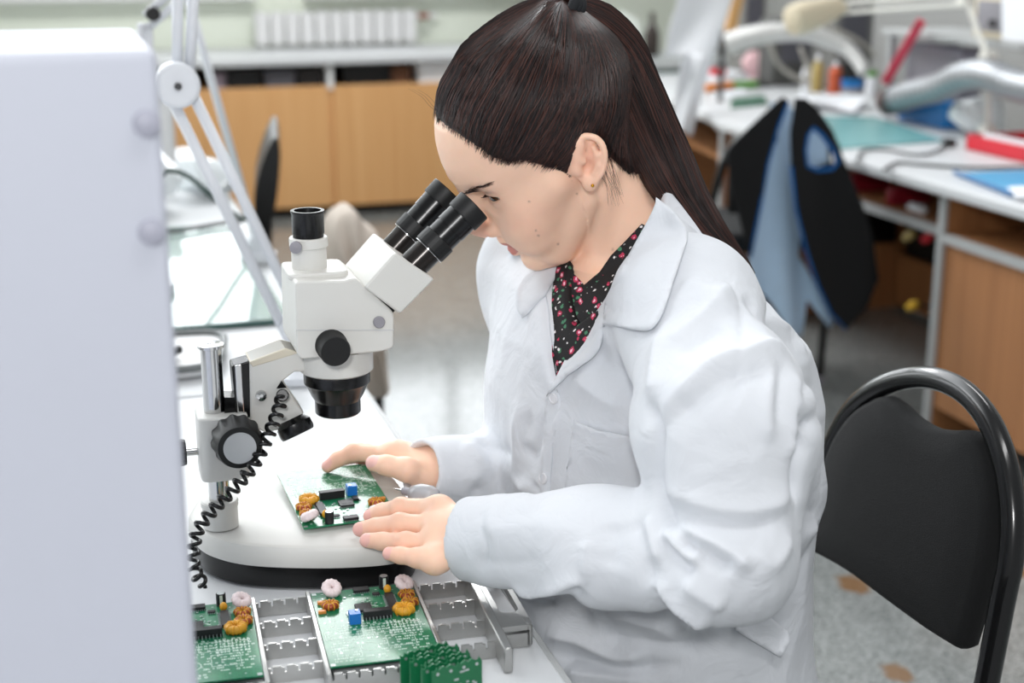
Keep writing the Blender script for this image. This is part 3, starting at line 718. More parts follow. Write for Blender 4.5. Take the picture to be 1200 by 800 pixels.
for k in (-1, 1):
    MB().tube([J1+np.array([.008*k+.012, .03, .01]), np.array(aty(218+10*k, -30, .98))], .0075, 12).build('upper_arm', M_LAMP, lm, smooth=180)
l2 = thing('desk_lamp', 'second white lamp arm further back at the left edge', 'lamp', (-.2, 1.6, DZ))
a, b_ = aty(170, 28, 1.5), aty(215, -12, 1.5)
for k in (-1, 1): MB().tube([a+[0, 0, .012*k], b_+[0, 0, .012*k]], .007, 10).build('arm_bar', M_LAMP, l2, smooth=180)
MB().cyl(np.array(aty(178, 16, 1.5))+[0, -.03, 0], np.array(aty(178, 16, 1.5))+[0, .02, 0], .012, n=16).build('knob', M_BLACK, l2, bevel=.003)
q0, q1 = np.array(aty(214, -25, 1.62)), np.array(atz(302, 286, DZ+.035))
MB().tube([q0, q1], .0125, 12, flat=.6).build('long_bar', M_LAMP, l2, smooth=180)
MB().cyl(q1+[0, -.02, 0], q1+[0, .02, 0], .02, n=28).build('joint', M_LAMP, l2, bevel=.004)
MB().lathe([(0, 0), (.035, 0), (.035, .01), (.012, .014), (.012, .03), (0, .03)], (q1[0], q1[1], DZ+.0075), n=28).build('clamp_foot', M_LAMP, l2)
c_ = aty(158, 60, 1.5); 
for k in (-1, 1): MB().tube([(a[0]+.005*k, 1.5, a[2]), (c_[0]-.02+.03*k, 1.52, DZ+.022)], .008, 10).build('stand_bar', M_LAMP, l2, smooth=180)
MB().lathe([(0, 0), (.06, 0), (.06, .014), (.02, .02), (0, .02)], (c_[0]-.02, 1.52, DZ+.0075), n=32).build('lamp_base', M_LAMP, l2)
# foreground cabinet
M_CAB = mat('white_cabinet_paint', (186, 189, 200), .5, var=.01)
CXr = aty(208, 430, -.2)[0]; CT = aty(187, 58, -.2)[2]
c = thing('equipment_cabinet', 'large white metal cabinet in the left foreground', 'cabinet', (CXr-.3, 0, DZ))
dx = .012
MB().box((CXr-.6, -.2, DZ), (CXr, .0, CT)).build('cabinet_body', M_CAB, c, bevel=.006, seg=3)
for (x, y) in ((172, 145), (178, 272)):
    p = aty(x, y, -.2)
    MB().lathe([(0, 0), (.008, 0), (.0075, .003), (.004, .005), (0, .005)], p, (0, -1, 0), 20).build('screw_head', mat('grey_screw', (160, 161, 174), .5), c)
# office chair seen edge-on and chair with a beige jacket
oc = thing('office_chair', 'black office chair seen edge-on behind the lamp arms', 'chair', (-.07, 2.6, 0))
Yc = 2.6
G = []
pts = [(322, 142), (312, 160), (303, 185), (297, 215), (300, 240), (318, 240), (323, 215), (326, 185), (327, 160)]
poly = [tuple(aty(x, y, Yc)[[0, 2]]) for x, y in pts]
MB().prism(roundpoly(poly, .03, 4), Yc-.2, Yc+.22, 'xz').build('backrest', M_BLACK, oc, bevel=.02, seg=3)
sx = aty(312, 240, Yc)[0]
MB().box((sx-.45, Yc-.22, .42), (sx+.0, Yc+.24, .5)).build('seat', M_BLKFAB, oc, bevel=.03, seg=3)
MB().tube([(sx-.0, Yc, poly[4][1]+.05), (sx-.02, Yc, .42), (sx-.15, Yc, .41)], .02, 12).build('back_bar', M_BLACK, oc)
MB().cyl((sx-.24, Yc, .09), (sx-.24, Yc, .42), .028, n=20).build('gas_column', M_CHROME, oc)
for k in range(5):
    t = 2*PI*k/5+.3; e = (sx-.24+.26*math.cos(t), Yc+.26*math.sin(t), .07)
    MB().tube([(sx-.24, Yc, .1), e], [.026, .016], 10).build('leg', M_BLACK, oc)
    MB().sphere((e[0], e[1], .03), .03, 14, 10).build('caster', M_BLACK, oc)
oc.rotation_euler = (0, 0, math.radians(-8))
# jacket on a chair
M_BEIGE = mat('beige_wool', (206, 194, 182), .95, var=.08, bump=.4, bscale=300)
jc = thing('chair', 'chair under a beige jacket beside the desk, behind the microscope', 'chair', (.33, 2.05, 0))
MB().tube(smoothpath([(.20, 1.97, .0), (.20, 1.97, .45), (.20, 1.97, .56), (.222, 1.97, .60), (.245, 1.97, .56), (.245, 1.97, .45), (.245, 1.97, 0)], 6), .011, 10).build('back_frame', M_BLACK, jc, smooth=180)
for s in (-1, 1): MB().tube([(.222+s*.022, 2.30, 0), (.222+s*.022, 2.29, .40), (.222+s*.022, 1.985, .40)], .011, 10).build('leg', M_BLACK, jc, smooth=180)
MB().box((.10, 2.10, .415), (.30, 2.31, .45)).build('seat', M_BLKFAB, jc, bevel=.015)
jk = thing('jacket', 'beige jacket draped over a chair back behind the microscope', 'jacket', (.22, 2.0, .3))
sil = [(378, 335), (378, 290), (384, 258), (397, 244), (410, 241), (422, 258), (436, 268), (432, 300), (440, 360), (446, 420), (450, 455), (440, 468), (420, 465), (395, 440)]
out = [aty(x, y, 1.98) for x, y in sil]
cen = np.mean(out, 0)
V = []; F = []; K = 9; n = len(out)*4
op = smoothpath(out+[out[0]], 4)[:-1]; n = len(op)
for k in range(K+1):
    t = k/K
    for i, p in enumerate(op):
        f = math.sin(PI*(.5*t)) ; sc = 1-(1-math.cos(PI*.5*t))*.55
        q = cen+(p-cen)*sc; V.append((q[0], 1.98-.05-.06*f-.012*math.sin(i*.9+k*.3)*f, q[2]))
for k in range(K):
    for i in range(n): F.append((k*n+i, k*n+(i+1) % n, (k+1)*n+(i+1) % n, (k+1)*n+i))
F.append(tuple(K*n+i for i in range(n)))
# back half mirrors the front over the chair back
o_ = len(V); V += [(x, 2*1.96-y+.02, z) for x, y, z in V]; F += [tuple(o_+i for i in reversed(f)) for f in F]
F += [(i, o_+i, o_+(i+1) % n, (i+1) % n) for i in range(n)]
zb_ = min(p[2] for p in V); F = [f for f in F if max(V[i][2] for i in f) > zb_+.045]      # open at the hem
MB().add(V, F).build('jacket_body', M_BEIGE, jk, smooth=60)
# ---------------------------------------------------------------- stereo microscope
M_SCW = mat('microscope_white', (210, 209, 204), .38, var=.015)
M_SCB = mat('microscope_black', (9, 9, 10), .26, var=.05)
M_RUB = mat('black_rubber', (12, 12, 13), .5, var=.1)
M_CREAMW = mat('cream_white_side', (208, 200, 182), .4)
YM = .32; YN = .275; YF = .365
def pX(px, Y): return [tuple(aty(x, y, Y)[[0, 2]]) for x, y in px]
ms = thing('microscope', 'white stereo microscope with black eyepieces on the desk', 'microscope', (-.18, .33, DZ))
# base: D-shaped foot
ZT = DZ+.048
px = [(221, 598), (236, 574), (300, 552), (395, 536), (452, 550), (480, 582), (489, 610), (474, 632), (400, 640), (300, 638), (250, 628), (228, 614)]
poly = [tuple(atz(x, y, ZT)[:2]) for x, y in px]
poly = [tuple(p[:2]) for p in smoothpath([(*p, 0) for p in poly+poly[:2]], 6)][6:]
poly = poly[:-6] if np.linalg.norm(np.subtract(poly[0], poly[-1])) < .004 else poly
cen = np.mean(poly, 0)
def ringset(scs): 
    V = []; n = len(poly)
    for s, z in scs:
        for p in poly:
            d = np.subtract(p, cen); L = np.linalg.norm(d); q = cen+d*(L+s)/L; V.append((q[0], q[1], z))
    F = [(k*n+i, k*n+(i+1) % n, (k+1)*n+(i+1) % n, (k+1)*n+i) for k in range(len(scs)-1) for i in range(n)]
    F += [tuple(range(n)), tuple((len(scs)-1)*n+i for i in range(n))]
    return MB().add(V, F)
ringset([(0, DZ+.0245), (.001, DZ+.027), (0.0, ZT-.0075), (-.002, ZT-.0035), (-.006, ZT-.0015)]).build('base_plate', M_SCW, ms)
ringset([(-.006, DZ), (-.002, DZ+.003), (-.0005, DZ+.016), (-.002, DZ+.025)]).build('base_foot', M_SCB, ms)
# columns
cxr = aty(258, 598, YM); CX = cxr[0]
MB().lathe([(.0, 0), (.0175, 0), (.0175, .020), (.0185, .0215), (.0185, .026), (.017, .0275), (0, .0275)], (CX, YM, ZT), n=40).build('column_ring', M_SCW, ms)
top = aty(248, 404, YM)[2]
MB().lathe([(0, 0), (.0102, 0), (.0102, top-ZT-.004), (.0128, top-ZT-.003), (.0128, top-ZT), (.011, top-ZT+.0008), (0, top-ZT+.0008)], (CX, YM, ZT), n=36).build('column', M_CHROME, ms)
# focus block
z0, z1 = aty(250, 565, YM-.02)[2], aty(250, 490, YM-.02)[2]
x0, x1 = aty(234, 520, YM-.022)[0], aty(278, 520, YM-.022)[0]
MB().prism(roundpoly([(x0, YM-.024), (x1+.012, YM-.024), (x1+.012, YM+.024), (x0, YM+.024)], .010), z0, z1, 'xy').build('focus_block', M_SCW, ms, bevel=.002)
# dovetail bars
q = pX([(272, 430), (293, 424), (297, 490), (277, 492)], YM-.012)
MB().prism(q, YM-.012, YM+.014, 'xz').build('rack_bar', M_SCB, ms, bevel=.002)
q = pX([(275, 430), (283, 428), (287, 490), (279, 492)], YM-.015)
MB().prism(q, YM-.0155, YM-.011, 'xz').build('slide_face', M_CHROME, ms, bevel=.001)
q = pX([(262, 463), (282, 463), (282, 482), (262, 482)], YM)
MB().prism(q, YM-.01, YM+.012, 'xz').build('slide_link', M_SCB, ms)
# arm bracket
q = pX([(292, 425), (334, 409), (352, 414), (372, 436), (345, 437), (331, 448), (357, 485), (338, 503), (311, 508), (293, 500)], YM-.013)
MB().prism(q, YM-.013, YM+.022, 'xz').build('arm', M_SCW, ms, bevel=.002)
MB().prism(pX([(292, 425), (334, 409), (352, 414), (296, 431)], YM-.013), YM-.0135, YM+.0225, 'xz').build('arm_top', M_CREAMW, ms, bevel=.001)
p = aty(306, 464, YM-.013)
MB().lathe([(0, 0), (.0055, 0), (.005, .003), (.002, .0035), (.002, .002), (0, .002)], p, (0, -1, 0), 20).build('screw', M_CHROME, ms)
MB().prism(pX([(330, 447), (336, 455), (324, 456)], YM-.014), YM-.0142, YM-.0132, 'xz').build('warning_label', M_SCB, ms, smooth=0)
# lamp head at the lower end of the arm
a = aty(333, 494, YM-.01); b_ = aty(347, 503, YM-.016); d = np.array(aty(352, 512, YM-.01))-np.array(aty(340, 487, YM-.01)); d /= np.linalg.norm(d); d[1] = -.35; d /= np.linalg.norm(d)
MB().lathe([(0, -.006), (.012, -.006), (.0175, .0), (.0178, .008), (.0165, .011), (.0145, .011), (.013, .006), (0, .006)], aty(344, 498, YM-.012), d, 36).build('lamp_housing', M_SCB, ms)
# focus knobs
kp = aty(281, 521, YM-.062)
kb = aty(276, 512, YM-.024)
ax = np.array([0.0, -1, 0])
sc_ = lambda t, i: 1+(.05*math.sin(12*t) if 1 <= i <= 4 else 0)
kc = np.array([kb[0], YM-.024, kb[2]])
MB().lathe([(0, 0), (.019, .001), (.0235, .005), (.024, .012), (.023, .020), (.022, .030), (.0205, .034), (.0175, .0345), (0, .0345)], kc, ax, 72, mod=sc_).build('focus_knob', M_RUB, ms, smooth=30)
MB().lathe([(0, .034), (.0155, .034), (.0155, .0356), (0, .0356)], kc, ax, 40).build('knob_disc', mat('grey_knob_disc', (176, 178, 180), .4), ms)
kc2 = np.array(aty(224, 530, YM+.0)); 
MB().cyl((x0+.002, YM, kc2[2]), (x0-.014, YM, kc2[2]), .004, n=14).build('clamp_screw', M_CHROME, ms)
MB().lathe([(0, 0), (.012, 0), (.013, .003), (.013, .009), (.0115, .012), (0, .012)], (x0-.012, YM, kc2[2]), (-1, 0, 0), 40, mod=lambda t, i: 1+.04*math.sin(14*t)).build('clamp_knob', M_RUB, ms)
# head body
prof = [(346, 331), (404, 330), (416, 326), (462, 367), (461, 409), (446, 413), (352, 422), (348, 414)]
body = pX(prof, YN)
MB().prism(roundpoly(body, [.004, .002, .006, .006, .004, .004, .004, .004], 4), YN, YF, 'xz').build('body', M_SCW, ms, bevel=.005, seg=3)
zs = aty(348, 388, YN)[2]
MB().prism(pX([(347.5, 387), (461.5, 387), (461.5, 388.2), (347.5, 388.2)], YN-.0003), YN-.0004, YN+.001, 'xz').build('body_seam', mat('seam_grey', (196, 196, 196), .5), ms, smooth=0)
p = aty(444, 378, YN)
MB().lathe([(0, 0), (.0058, 0), (.0058, .002), (.005, .003), (0, .003)], p, (0, -1, 0), 28).build('side_cap', M_GREYP, ms)
p = aty(394, 411, YN-.02); zc = aty(388, 405, YN)
MB().lathe([(0, 0), (.0155, 0), (.0155, .004), (.0148, .005), (.0148, .022), (.0138, .0245), (0, .0245)], (zc[0], YN, zc[2]), (0, -1, 0), 48).build('zoom_knob', M_RUB, ms, smooth=40)
# ring below the body and objective
oc_ = aty(397, 437, YM); OX = oc_[0]-.002
zr = aty(397, 413, YM)[2]; zr0 = aty(397, 434, YM)[2]
MB().lathe([(0, zr0), (.034, zr0), (.0365, zr0+.002), (.0365, zr+.006), (0, zr+.006)], (OX, YM, 0), n=56).build('mount_ring', M_SCW, ms, smooth=40)
zo = [aty(397, y, YM)[2] for y in (433, 447, 462, 468, 482, 486)]
MB().lathe([(0, zo[0]), (.0325, zo[0]), (.033, zo[0]-.001), (.033, zo[1]), (.031, zo[1]-.002), (.026, zo[2]), (.0228, zo[3]), (.0228, zo[4]), (.0215, zo[4]-.0015), (.018, zo[4]-.0015), (.017, zo[4]+.004), (0, zo[4]+.004)], (OX, YM, 0), n=56).build('objective', M_SCB, ms, smooth=30)
# phototube
tb = aty(363, 320, YM); TX = tb[0]; zt0 = body[0][1]-.004
zt = [aty(362, y, YM)[2] for y in (324, 290, 284, 278, 247)]
MB().prism(roundpoly([(TX-.024, YM-.03), (TX+.034, YM-.03), (TX+.034, YM+.03), (TX-.024, YM+.03)], .012), zt0, body[0][1]+.003, 'xy').build('tube_plate', M_SCW, ms, bevel=.002)
MB().lathe([(0, zt0), (.0170, zt0), (.0170, zt[1]), (.0186, zt[1]+.001), (.0186, zt[3]-.001), (.0176, zt[3]), (0, zt[3])], (TX, YM, 0), n=48).build('phototube', M_SCW, ms)
MB().lathe([(.0, zt[3]-.001), (.0150, zt[3]-.001), (.0150, zt[3]+.003), (.0155, zt[3]+.0035), (.0155, zt[4]-.003), (.0162, zt[4]-.002), (.0162, zt[4]), (.0130, zt[4]), (.012, zt[4]-.008), (0, zt[4]-.008)], (TX, YM, 0), n=48).build('phototube_cap', M_SCB, ms)
p = aty(347, 290, YM-.018)
MB().lathe([(0, -.008), (.003, -.008), (.003, 0), (.0058, .001), (.0058, .005), (0, .006)], p, (-.25, -.95, 0), 24).build('lock_screw', M_GREYP, ms)
# binocular prism housing
hous = pX([(463, 297), (509.5, 328), (469, 369), (427, 338)], YN-.004)
MB().prism(roundpoly(hous, .003, 3), YN-.004, YF+.006, 'xz').build('prism_housing', M_SCW, ms, bevel=.003, seg=2)
h2 = pX([(432, 341), (464, 366), (455, 374), (424, 349)], YN)
MB().prism(h2, YN+.004, YF-.004, 'xz').build('housing_joint', M_SCB, ms, smooth=0)
# eyepiece tubes
YE = (.288, .350)
A = np.array([hous[0][0]*.5+hous[1][0]*.5, hous[0][1]*.5+hous[1][1]*.5])
def eyetube(Y, pa, pb):
    a = np.array(aty(*pa, Y)); b_ = np.array(aty(*pb, Y)); L = np.linalg.norm(b_-a); d = (b_-a)/L
    R0 = .0172
    e = MB(); e.lathe([(0, -.014), (.0145, -.014), (.0145, L*.20), (0, L*.20)], a, d, 48); e = e.build('eyepiece_tube', M_TUBE, ms)
    MB().lathe([(.0146, L*.195), (.0166, L*.2), (.0166, L*.215), (.0172, L*.22), (.0172, L*.40), (.0166, L*.405)], a, d, 64, cap=False, mod=lambda t, i: 1+(.012*math.sin(40*t) if i in (3, 4) else 0)).build('diopter_ring', M_RUB, e)
    MB().lathe([(.0145, L*.19), (.0169, L*.191), (.0169, L*.2), (.0145, L*.201)], a, d, 48).build('silver_line', M_CHROME, e)
    MB().lathe([(.0140, L*.38), (.0158, L*.40), (.0158, L*.56), (.0150, L*.562), (.0150, L*.57), (.0165, L*.572), (.0165, L*.78), (.0150, L*.782), (.0150, L*.79), (0.0, L*.8)], a, d, 48).build('eyepiece', M_SCB, e)
    MB().lathe([(.0160, L*.775), (.0178, L*.78), (.0182, L*.80), (.0182, L*.99), (.0176, L), (.0150, L), (.0140, L*.96), (.0135, L*.86), (0, L*.855)], a, d, 48).build('eye_guard', M_RUB, e)
M_TUBE = mat('dark_bronze_tube', (44, 40, 38), .22, metal=.5)
eyetube(YE[0], (489, 307), (556, 241))
eyetube(YE[1], (466, 289), (526, 224))
# coiled cord
path = smoothpath([aty(331, 464, YM-.022), aty(325, 485, YM-.035), aty(315, 510, YM-.05), aty(298, 545, YM-.062), aty(275, 572, YM-.066), aty(248, 600, YM-.07), aty(232, 622, YM-.075), aty(227, 645, YM-.08), aty(228, 668, YM-.085), aty(240, 690, YM-.08)], 6)
path = [np.array(p) for p in path]
seg = [0]
for i in range(1, len(path)): seg.append(seg[-1]+np.linalg.norm(path[i]-path[i-1]))
L = seg[-1]; N = 620; turns = 21; pts = []
for i in range(N+1):
    s = L*i/N; k = min(max(np.searchsorted(seg, s)-1, 0), len(path)-2); f = (s-seg[k])/(seg[k+1]-seg[k])
    p = path[k]*(1-f)+path[k+1]*f; t = path[k+1]-path[k]; t /= np.linalg.norm(t)
    n1 = np.cross(t, [0, 1, 0]); n1 /= np.linalg.norm(n1); n2 = np.cross(t, n1); a = 2*PI*turns*i/N
    w = min(1, i/12, (N-i)/30+.1)
    pts.append(p+(n1*math.cos(a)+n2*math.sin(a))*.0052*w)
MB().tube(pts, .0020, 7).build('coiled_cord', M_SCB, ms, smooth=180)
MB().cyl(aty(331, 464, YM-.026), aty(331, 464, YM-.010), .0062, n=24).build('cord_socket', M_SCB, ms, bevel=.001)
# ---------------------------------------------------------------- circuit boards
def pcb_mat():
    m = bpy.data.materials.new('green_solder_mask'); m.use_nodes = True
    nt = m.node_tree; b = nt.nodes['Principled BSDF']; L = nt.links.new
    tc = nt.nodes.new('ShaderNodeTexCoord')
    nz = nt.nodes.new('ShaderNodeTexNoise'); nz.inputs['Scale'].default_value = 60; L(tc.outputs['Object'], nz.inputs['Vector'])
    br = nt.nodes.new('ShaderNodeTexBrick'); br.inputs['Scale'].default_value = 90; br.inputs['Mortar Size'].default_value = .03
    br.inputs['Color1'].default_value = rgb(20, 112, 76); br.inputs['Color2'].default_value = rgb(26, 122, 84); br.inputs['Mortar'].default_value = rgb(14, 92, 62)
    br.offset = .37; L(tc.outputs['Object'], br.inputs['Vector'])
    mx = nt.nodes.new('ShaderNodeMix'); mx.data_type = 'RGBA'; mx.inputs['Factor'].default_value = .2
    L(br.outputs['Color'], mx.inputs['A']); L(nz.outputs['Color'], mx.inputs['B']); mx.blend_type = 'OVERLAY'
    L(mx.outputs['Result'], b.inputs['Base Color']); b.inputs['Roughness'].default_value = .28
    return m
M_PCB = pcb_mat()
M_SILK = mat('white_silkscreen', (206, 222, 212), .6, var=0)
M_PAD = mat('tinned_pads', (190, 196, 196), .3, metal=.7)
M_CHIP = mat('black_epoxy', (28, 28, 30), .5)
M_CORE = mat('white_pink_core', (232, 216, 216), .5, var=.1, vscale=300)
M_COPPER = mat('copper_winding', (150, 70, 36), .35, metal=.3)
M_YCORE = mat('yellow_core', (206, 150, 40), .45, var=.15, vscale=300)
M_TRIM_B = mat('trimmer_blue', (30, 110, 190), .35)
M_TAN = mat('tantalum_yellow', (222, 160, 40), .4)
BW, BL = .096, .146
def make_board(label, group=None):
    r = thing('circuit_board', label, 'circuit board', (0, 0, 0), group)
    c = lambda a, b: (-BW/2+a*BW, BL/2-b*BL)
    T = .0016
    s = MB().box((-BW/2, -BL/2, 0), (BW/2, BL/2, T))
    rr = random.Random(5)
    p = 2
    def st(x, y, w, h, mi=1): s.box((x-w/2, y-h/2, T), (x+w/2, y+h/2, T+.00008), mi)
    # silkscreen rows in the lower half and pads
    for row in range(15):
        b_ = .5+.032*row
        a = .06
        while a < .95:
            if rr.random() < .62 and not (.30 < a < .5 and .72 < b_ < .9) and not (a > .55 and b_ > .9):
                x, y = c(a, b_); w = rr.choice((.0016, .0022, .003)); 
                if rr.random() < .5: st(x, y, w, .0012)
                else: st(x, y, .0009, .0026); st(x+.0016, y, .0009, .0026)
            a += rr.choice((.026, .034, .048))
    for (a, b_, w, h) in ((.1, .62, .14, .1), (.62, .58, .3, .12), (.70, .76, .26, .14), (.3, .62, .16, .1), (.2, .85, .22, .12)):
        x, y = c(a, b_); W, H = w*BW, h*BL
        for (xx, yy, ww, hh) in ((x, y+H/2, W, .0005), (x, y-H/2, W, .0005), (x-W/2, y, .0005, H), (x+W/2, y, .0005, H)): st(xx, yy, ww, hh)
    for row in range(5):
        for k in range(9): st(*c(.63+.036*k, .52+.035*row), .0012, .003)
    s.lathe([(.0078, T), (.0078, T+.00008), (.0072, T+.00008), (.0072, T)], (*c(.40, .80), 0), n=28, cap=False, mi=1)
    for k in range(26):
        st(*c(rr.uniform(.05, .95), rr.uniform(.03, .47)), rr.uniform(.001, .0035), .0009)
    for k in range(60): st(*c(rr.uniform(.04, .96), rr.uniform(.03, .97)), .0014, .0014, p)
    for a in (.03, .97):
        for b_ in (.02, .98): st(*c(a, b_), .004, .004, p)
    s.build('board', [M_PCB, M_SILK, M_PAD], r, smooth=0)
    def chip(a, b_, w, h, z, pins=8, horiz=True, name='chip', m=M_CHIP):
        x, y = c(a, b_); q = MB().box((x-w/2, y-h/2, T+.0005), (x+w/2, y+h/2, T+z)).build(name, m, r, bevel=.0004, seg=1)
        k = MB()
        for i in range(pins):
            t = (i+.5)/pins-.5
            for sd in (-1, 1):
                if horiz: X, Y, dx, dy = x+t*w, y+sd*(h/2+.0008), .0006, .0022
                else: X, Y, dx, dy = x+sd*(w/2+.0008), y+t*h, .0022, .0006
                k.box((X-dx/2, Y-dy/2, T), (X+dx/2, Y+dy/2, T+.001))
        k.build('pins', M_PAD, q, smooth=0)
    chip(.49, .045, .015, .008, .0032); chip(.735, .25, .008, .030, .0035, 12, False)
    chip(.455, .30, .015, .015, .0026, 10); chip(.45, .315, .011, .011, .0028, 8, False)
    chip(.62, .12, .007, .005, .002, 4); chip(.19, .05, .008, .006, .003, 4); chip(.33, .36, .006, .008, .003, 4, False)
    x, y = c(.56, .44); q = MB().box((x-.013, y-.0035, T), (x+.013, y+.0035, T+.0085)).build('pin_header', M_CHIP, r, bevel=.0003, seg=1)
    k = MB()
    for i in range(8): k.box((x-.0115+i*.0032, y-.0062, T), (x-.0108+i*.0032, y-.003, T+.003))
    k.build('pins', M_PAD, q, smooth=0)
    x, y = c(.335, .47); q = MB().box((x-.0052, y-.0052, T), (x+.0052, y+.0052, T+.0105)).build('trimmer', M_TRIM_B, r, bevel=.0004, seg=1)
    MB().lathe([(0, 0), (.0016, 0), (.0016, .0008), (0, .0008)], (x+.002, y+.002, T+.0105), n=12).build('adjust_screw', M_PAD, q)
    def cap(a, b_, rad, h):
        x, y = c(a, b_)
        q = MB().lathe([(0, 0), (rad, .0002), (rad, h*.12), (rad*.94, h*.15), (rad, h*.18), (rad, h-.0006), (rad*.9, h)], (x, y, T), n=22).build('capacitor', M_CHIP, r)
        MB().lathe([(0, h-.0002), (rad*.8, h-.0002), (rad*.8, h+.0002), (0, h+.0002)], (x, y, T), n=20).build('cap_top', M_PAD, q)
        MB().box((x-rad*.3, y-rad*1.02, T+h*.2), (x+rad*.3, y-rad*.8, T+h*.95)).build('stripe', M_SILK, q, smooth=0)
    cap(.72, .03, .0045, .0125)
    def toroid(a, b_, R, rr_, m, tilt=(0, 0, 1), n=30, name='toroid', wm=None):
        x, y = c(a, b_)
        q = MB().torus((x, y, T+rr_*(1 if tilt[2] > .9 else 1.7)), R, rr_, tilt, 36, 10, rmod=lambda i: 1+.13*((i % 3) == 0)).build(name, m, r, smooth=60)
        if wm:
            w = MB()
            for k in range(9):
                t = 2*PI*k/9+.2
                w.torus((x+R*math.cos(t), y+R*math.sin(t), T+rr_), rr_*1.08, .0006, (-math.sin(t), math.cos(t), 0), 14, 6)
            w.build('winding', wm, q, smooth=180)
    toroid(.20, .055, .0054, .0042, M_CORE, (.2, -.5, .85)); toroid(.91, .085, .0052, .0041, M_CORE, (.3, -.35, .9))
    toroid(.905, .19, .005, .0026, M_COPPER, (0, 0, 1), wm=M_YCORE); toroid(.905, .31, .0052, .0028, M_COPPER, (0, 0, 1), wm=M_YCORE)
    toroid(.82, .41, .0062, .0038, M_YCORE, (0, 0, 1), wm=M_TAN); toroid(.15, .235, .0050, .0030, M_COPPER, (0, 0, 1), wm=M_YCORE)
    x, y = c(.735, .115); MB().sphere((x, y, T+.0045), .0036, 14, 10, sc=(1, 1, 1.2)).build('tantalum_capacitor', M_TAN, r, smooth=180)
    for a, b_ in ((.075, .17), (.06, .30)):
        x, y = c(a, b_); MB().box((x-.0035, y-.002, T), (x+.0035, y+.002, T+.003)).build('film_capacitor', mat('orange_film', (206, 130, 60), .4) if 'orange_film' not in bpy.data.materials else bpy.data.materials['orange_film'], r, bevel=.0004, seg=1)
    q = MB()
    for k in range(22):
        a, b_ = rr.uniform(.05, .95), rr.uniform(.03, .5); x, y = c(a, b_)
        q.box((x-.0011, y-.0006, T), (x+.0011, y+.0006, T+.0009))
    q.build('chip_resistors', M_PAD, r, smooth=0)['kind'] = 'stuff'
    return r
pb = make_board('green circuit board held in both hands under the microscope objective', 'large green circuit boards')
ZB = DZ+.048+.006
cs = [atz(x, y, ZB) for x, y in ((325, 559), (427, 547), (359, 620), (464, 605))]
cc = np.mean(cs, 0); ang = math.atan2((cs[1]-cs[0])[1], (cs[1]-cs[0])[0])
HB = pb
pb.location = (cc[0], cc[1], ZB); pb.rotation_euler = (math.radians(-1.5), 0, ang+PI)
def rackpos(px, z): 
    q = [atz(x, y, z) for x, y in px]; m = np.mean(q, 0); e = q[1]-q[0]
    return m, math.atan2(e[1], e[0])
ZR = DZ+.016
m1, a1 = rackpos(((360, 701), (471, 689), (521, 757), (398, 789)), ZR)
b2 = dup(pb, tuple(m1), a1, 'green circuit board lying at the centre of the metal rack')
GAP = .152
m2 = m1+np.array([-GAP*math.cos(a1), -GAP*math.sin(a1), 0])
b3 = dup(pb, tuple(m2), a1, 'green circuit board at the left end of the metal rack, beside the white cabinet')
# slotted aluminium rack
rk = thing('board_rack', 'slotted aluminium rack holding two circuit boards on the desk', 'rack', (m1[0], m1[1], DZ))
Rz = Matrix.Translation((m1[0], m1[1], DZ)) @ Matrix.Rotation(a1, 4, 'Z')
def rb(lo, hi, name, bev=.0006, par=rk): return MB().box(lo, hi, M=Rz).build(name, M_ALU, par, bevel=bev, seg=1)
H = .0155
hb = BL/2+.004
XL = -BW/2; XR = BW/2
for x in (XL-.0045, XR+.0005): rb((x, -hb-.01, 0), (x+.004, hb, H+.003), 'long_rail')
for x in (XL-GAP-.0045, XR-GAP+.0005): rb((x, -hb-.01, 0), (x+.004, hb, H+.003), 'long_rail')
def slotted(x0, x1, y, name='slotted_rail'):
    P = [(x0, 0), (x1, 0)]; n = max(2, round((x1-x0)/.0115)); w = (x1-x0)/n
    top = []
    for i in range(n):
        b = x1-i*w
        top += [(b, H), (b-w*.62, H), (b-w*.62, H-.006), (b-w*.78, H-.006), (b-w*.78, H-.0015), (b-w, H-.0015)]
    P += top
    MB().prism(P, y-.0012, y+.0012, 'xz', M=Rz).build(name, M_ALU, rk, smooth=0)
ys = [hb-.004, hb-.047, hb-.09, hb-.133]
for y in ys:
    slotted(XR-GAP+.0045, XL-.0045, y)
    slotted(XR+.0045, XR+.052, y-.002)
slotted(XL-.002, XR+.002, -hb-.004); slotted(XL-GAP-.002, XR-GAP+.002, -hb-.004)
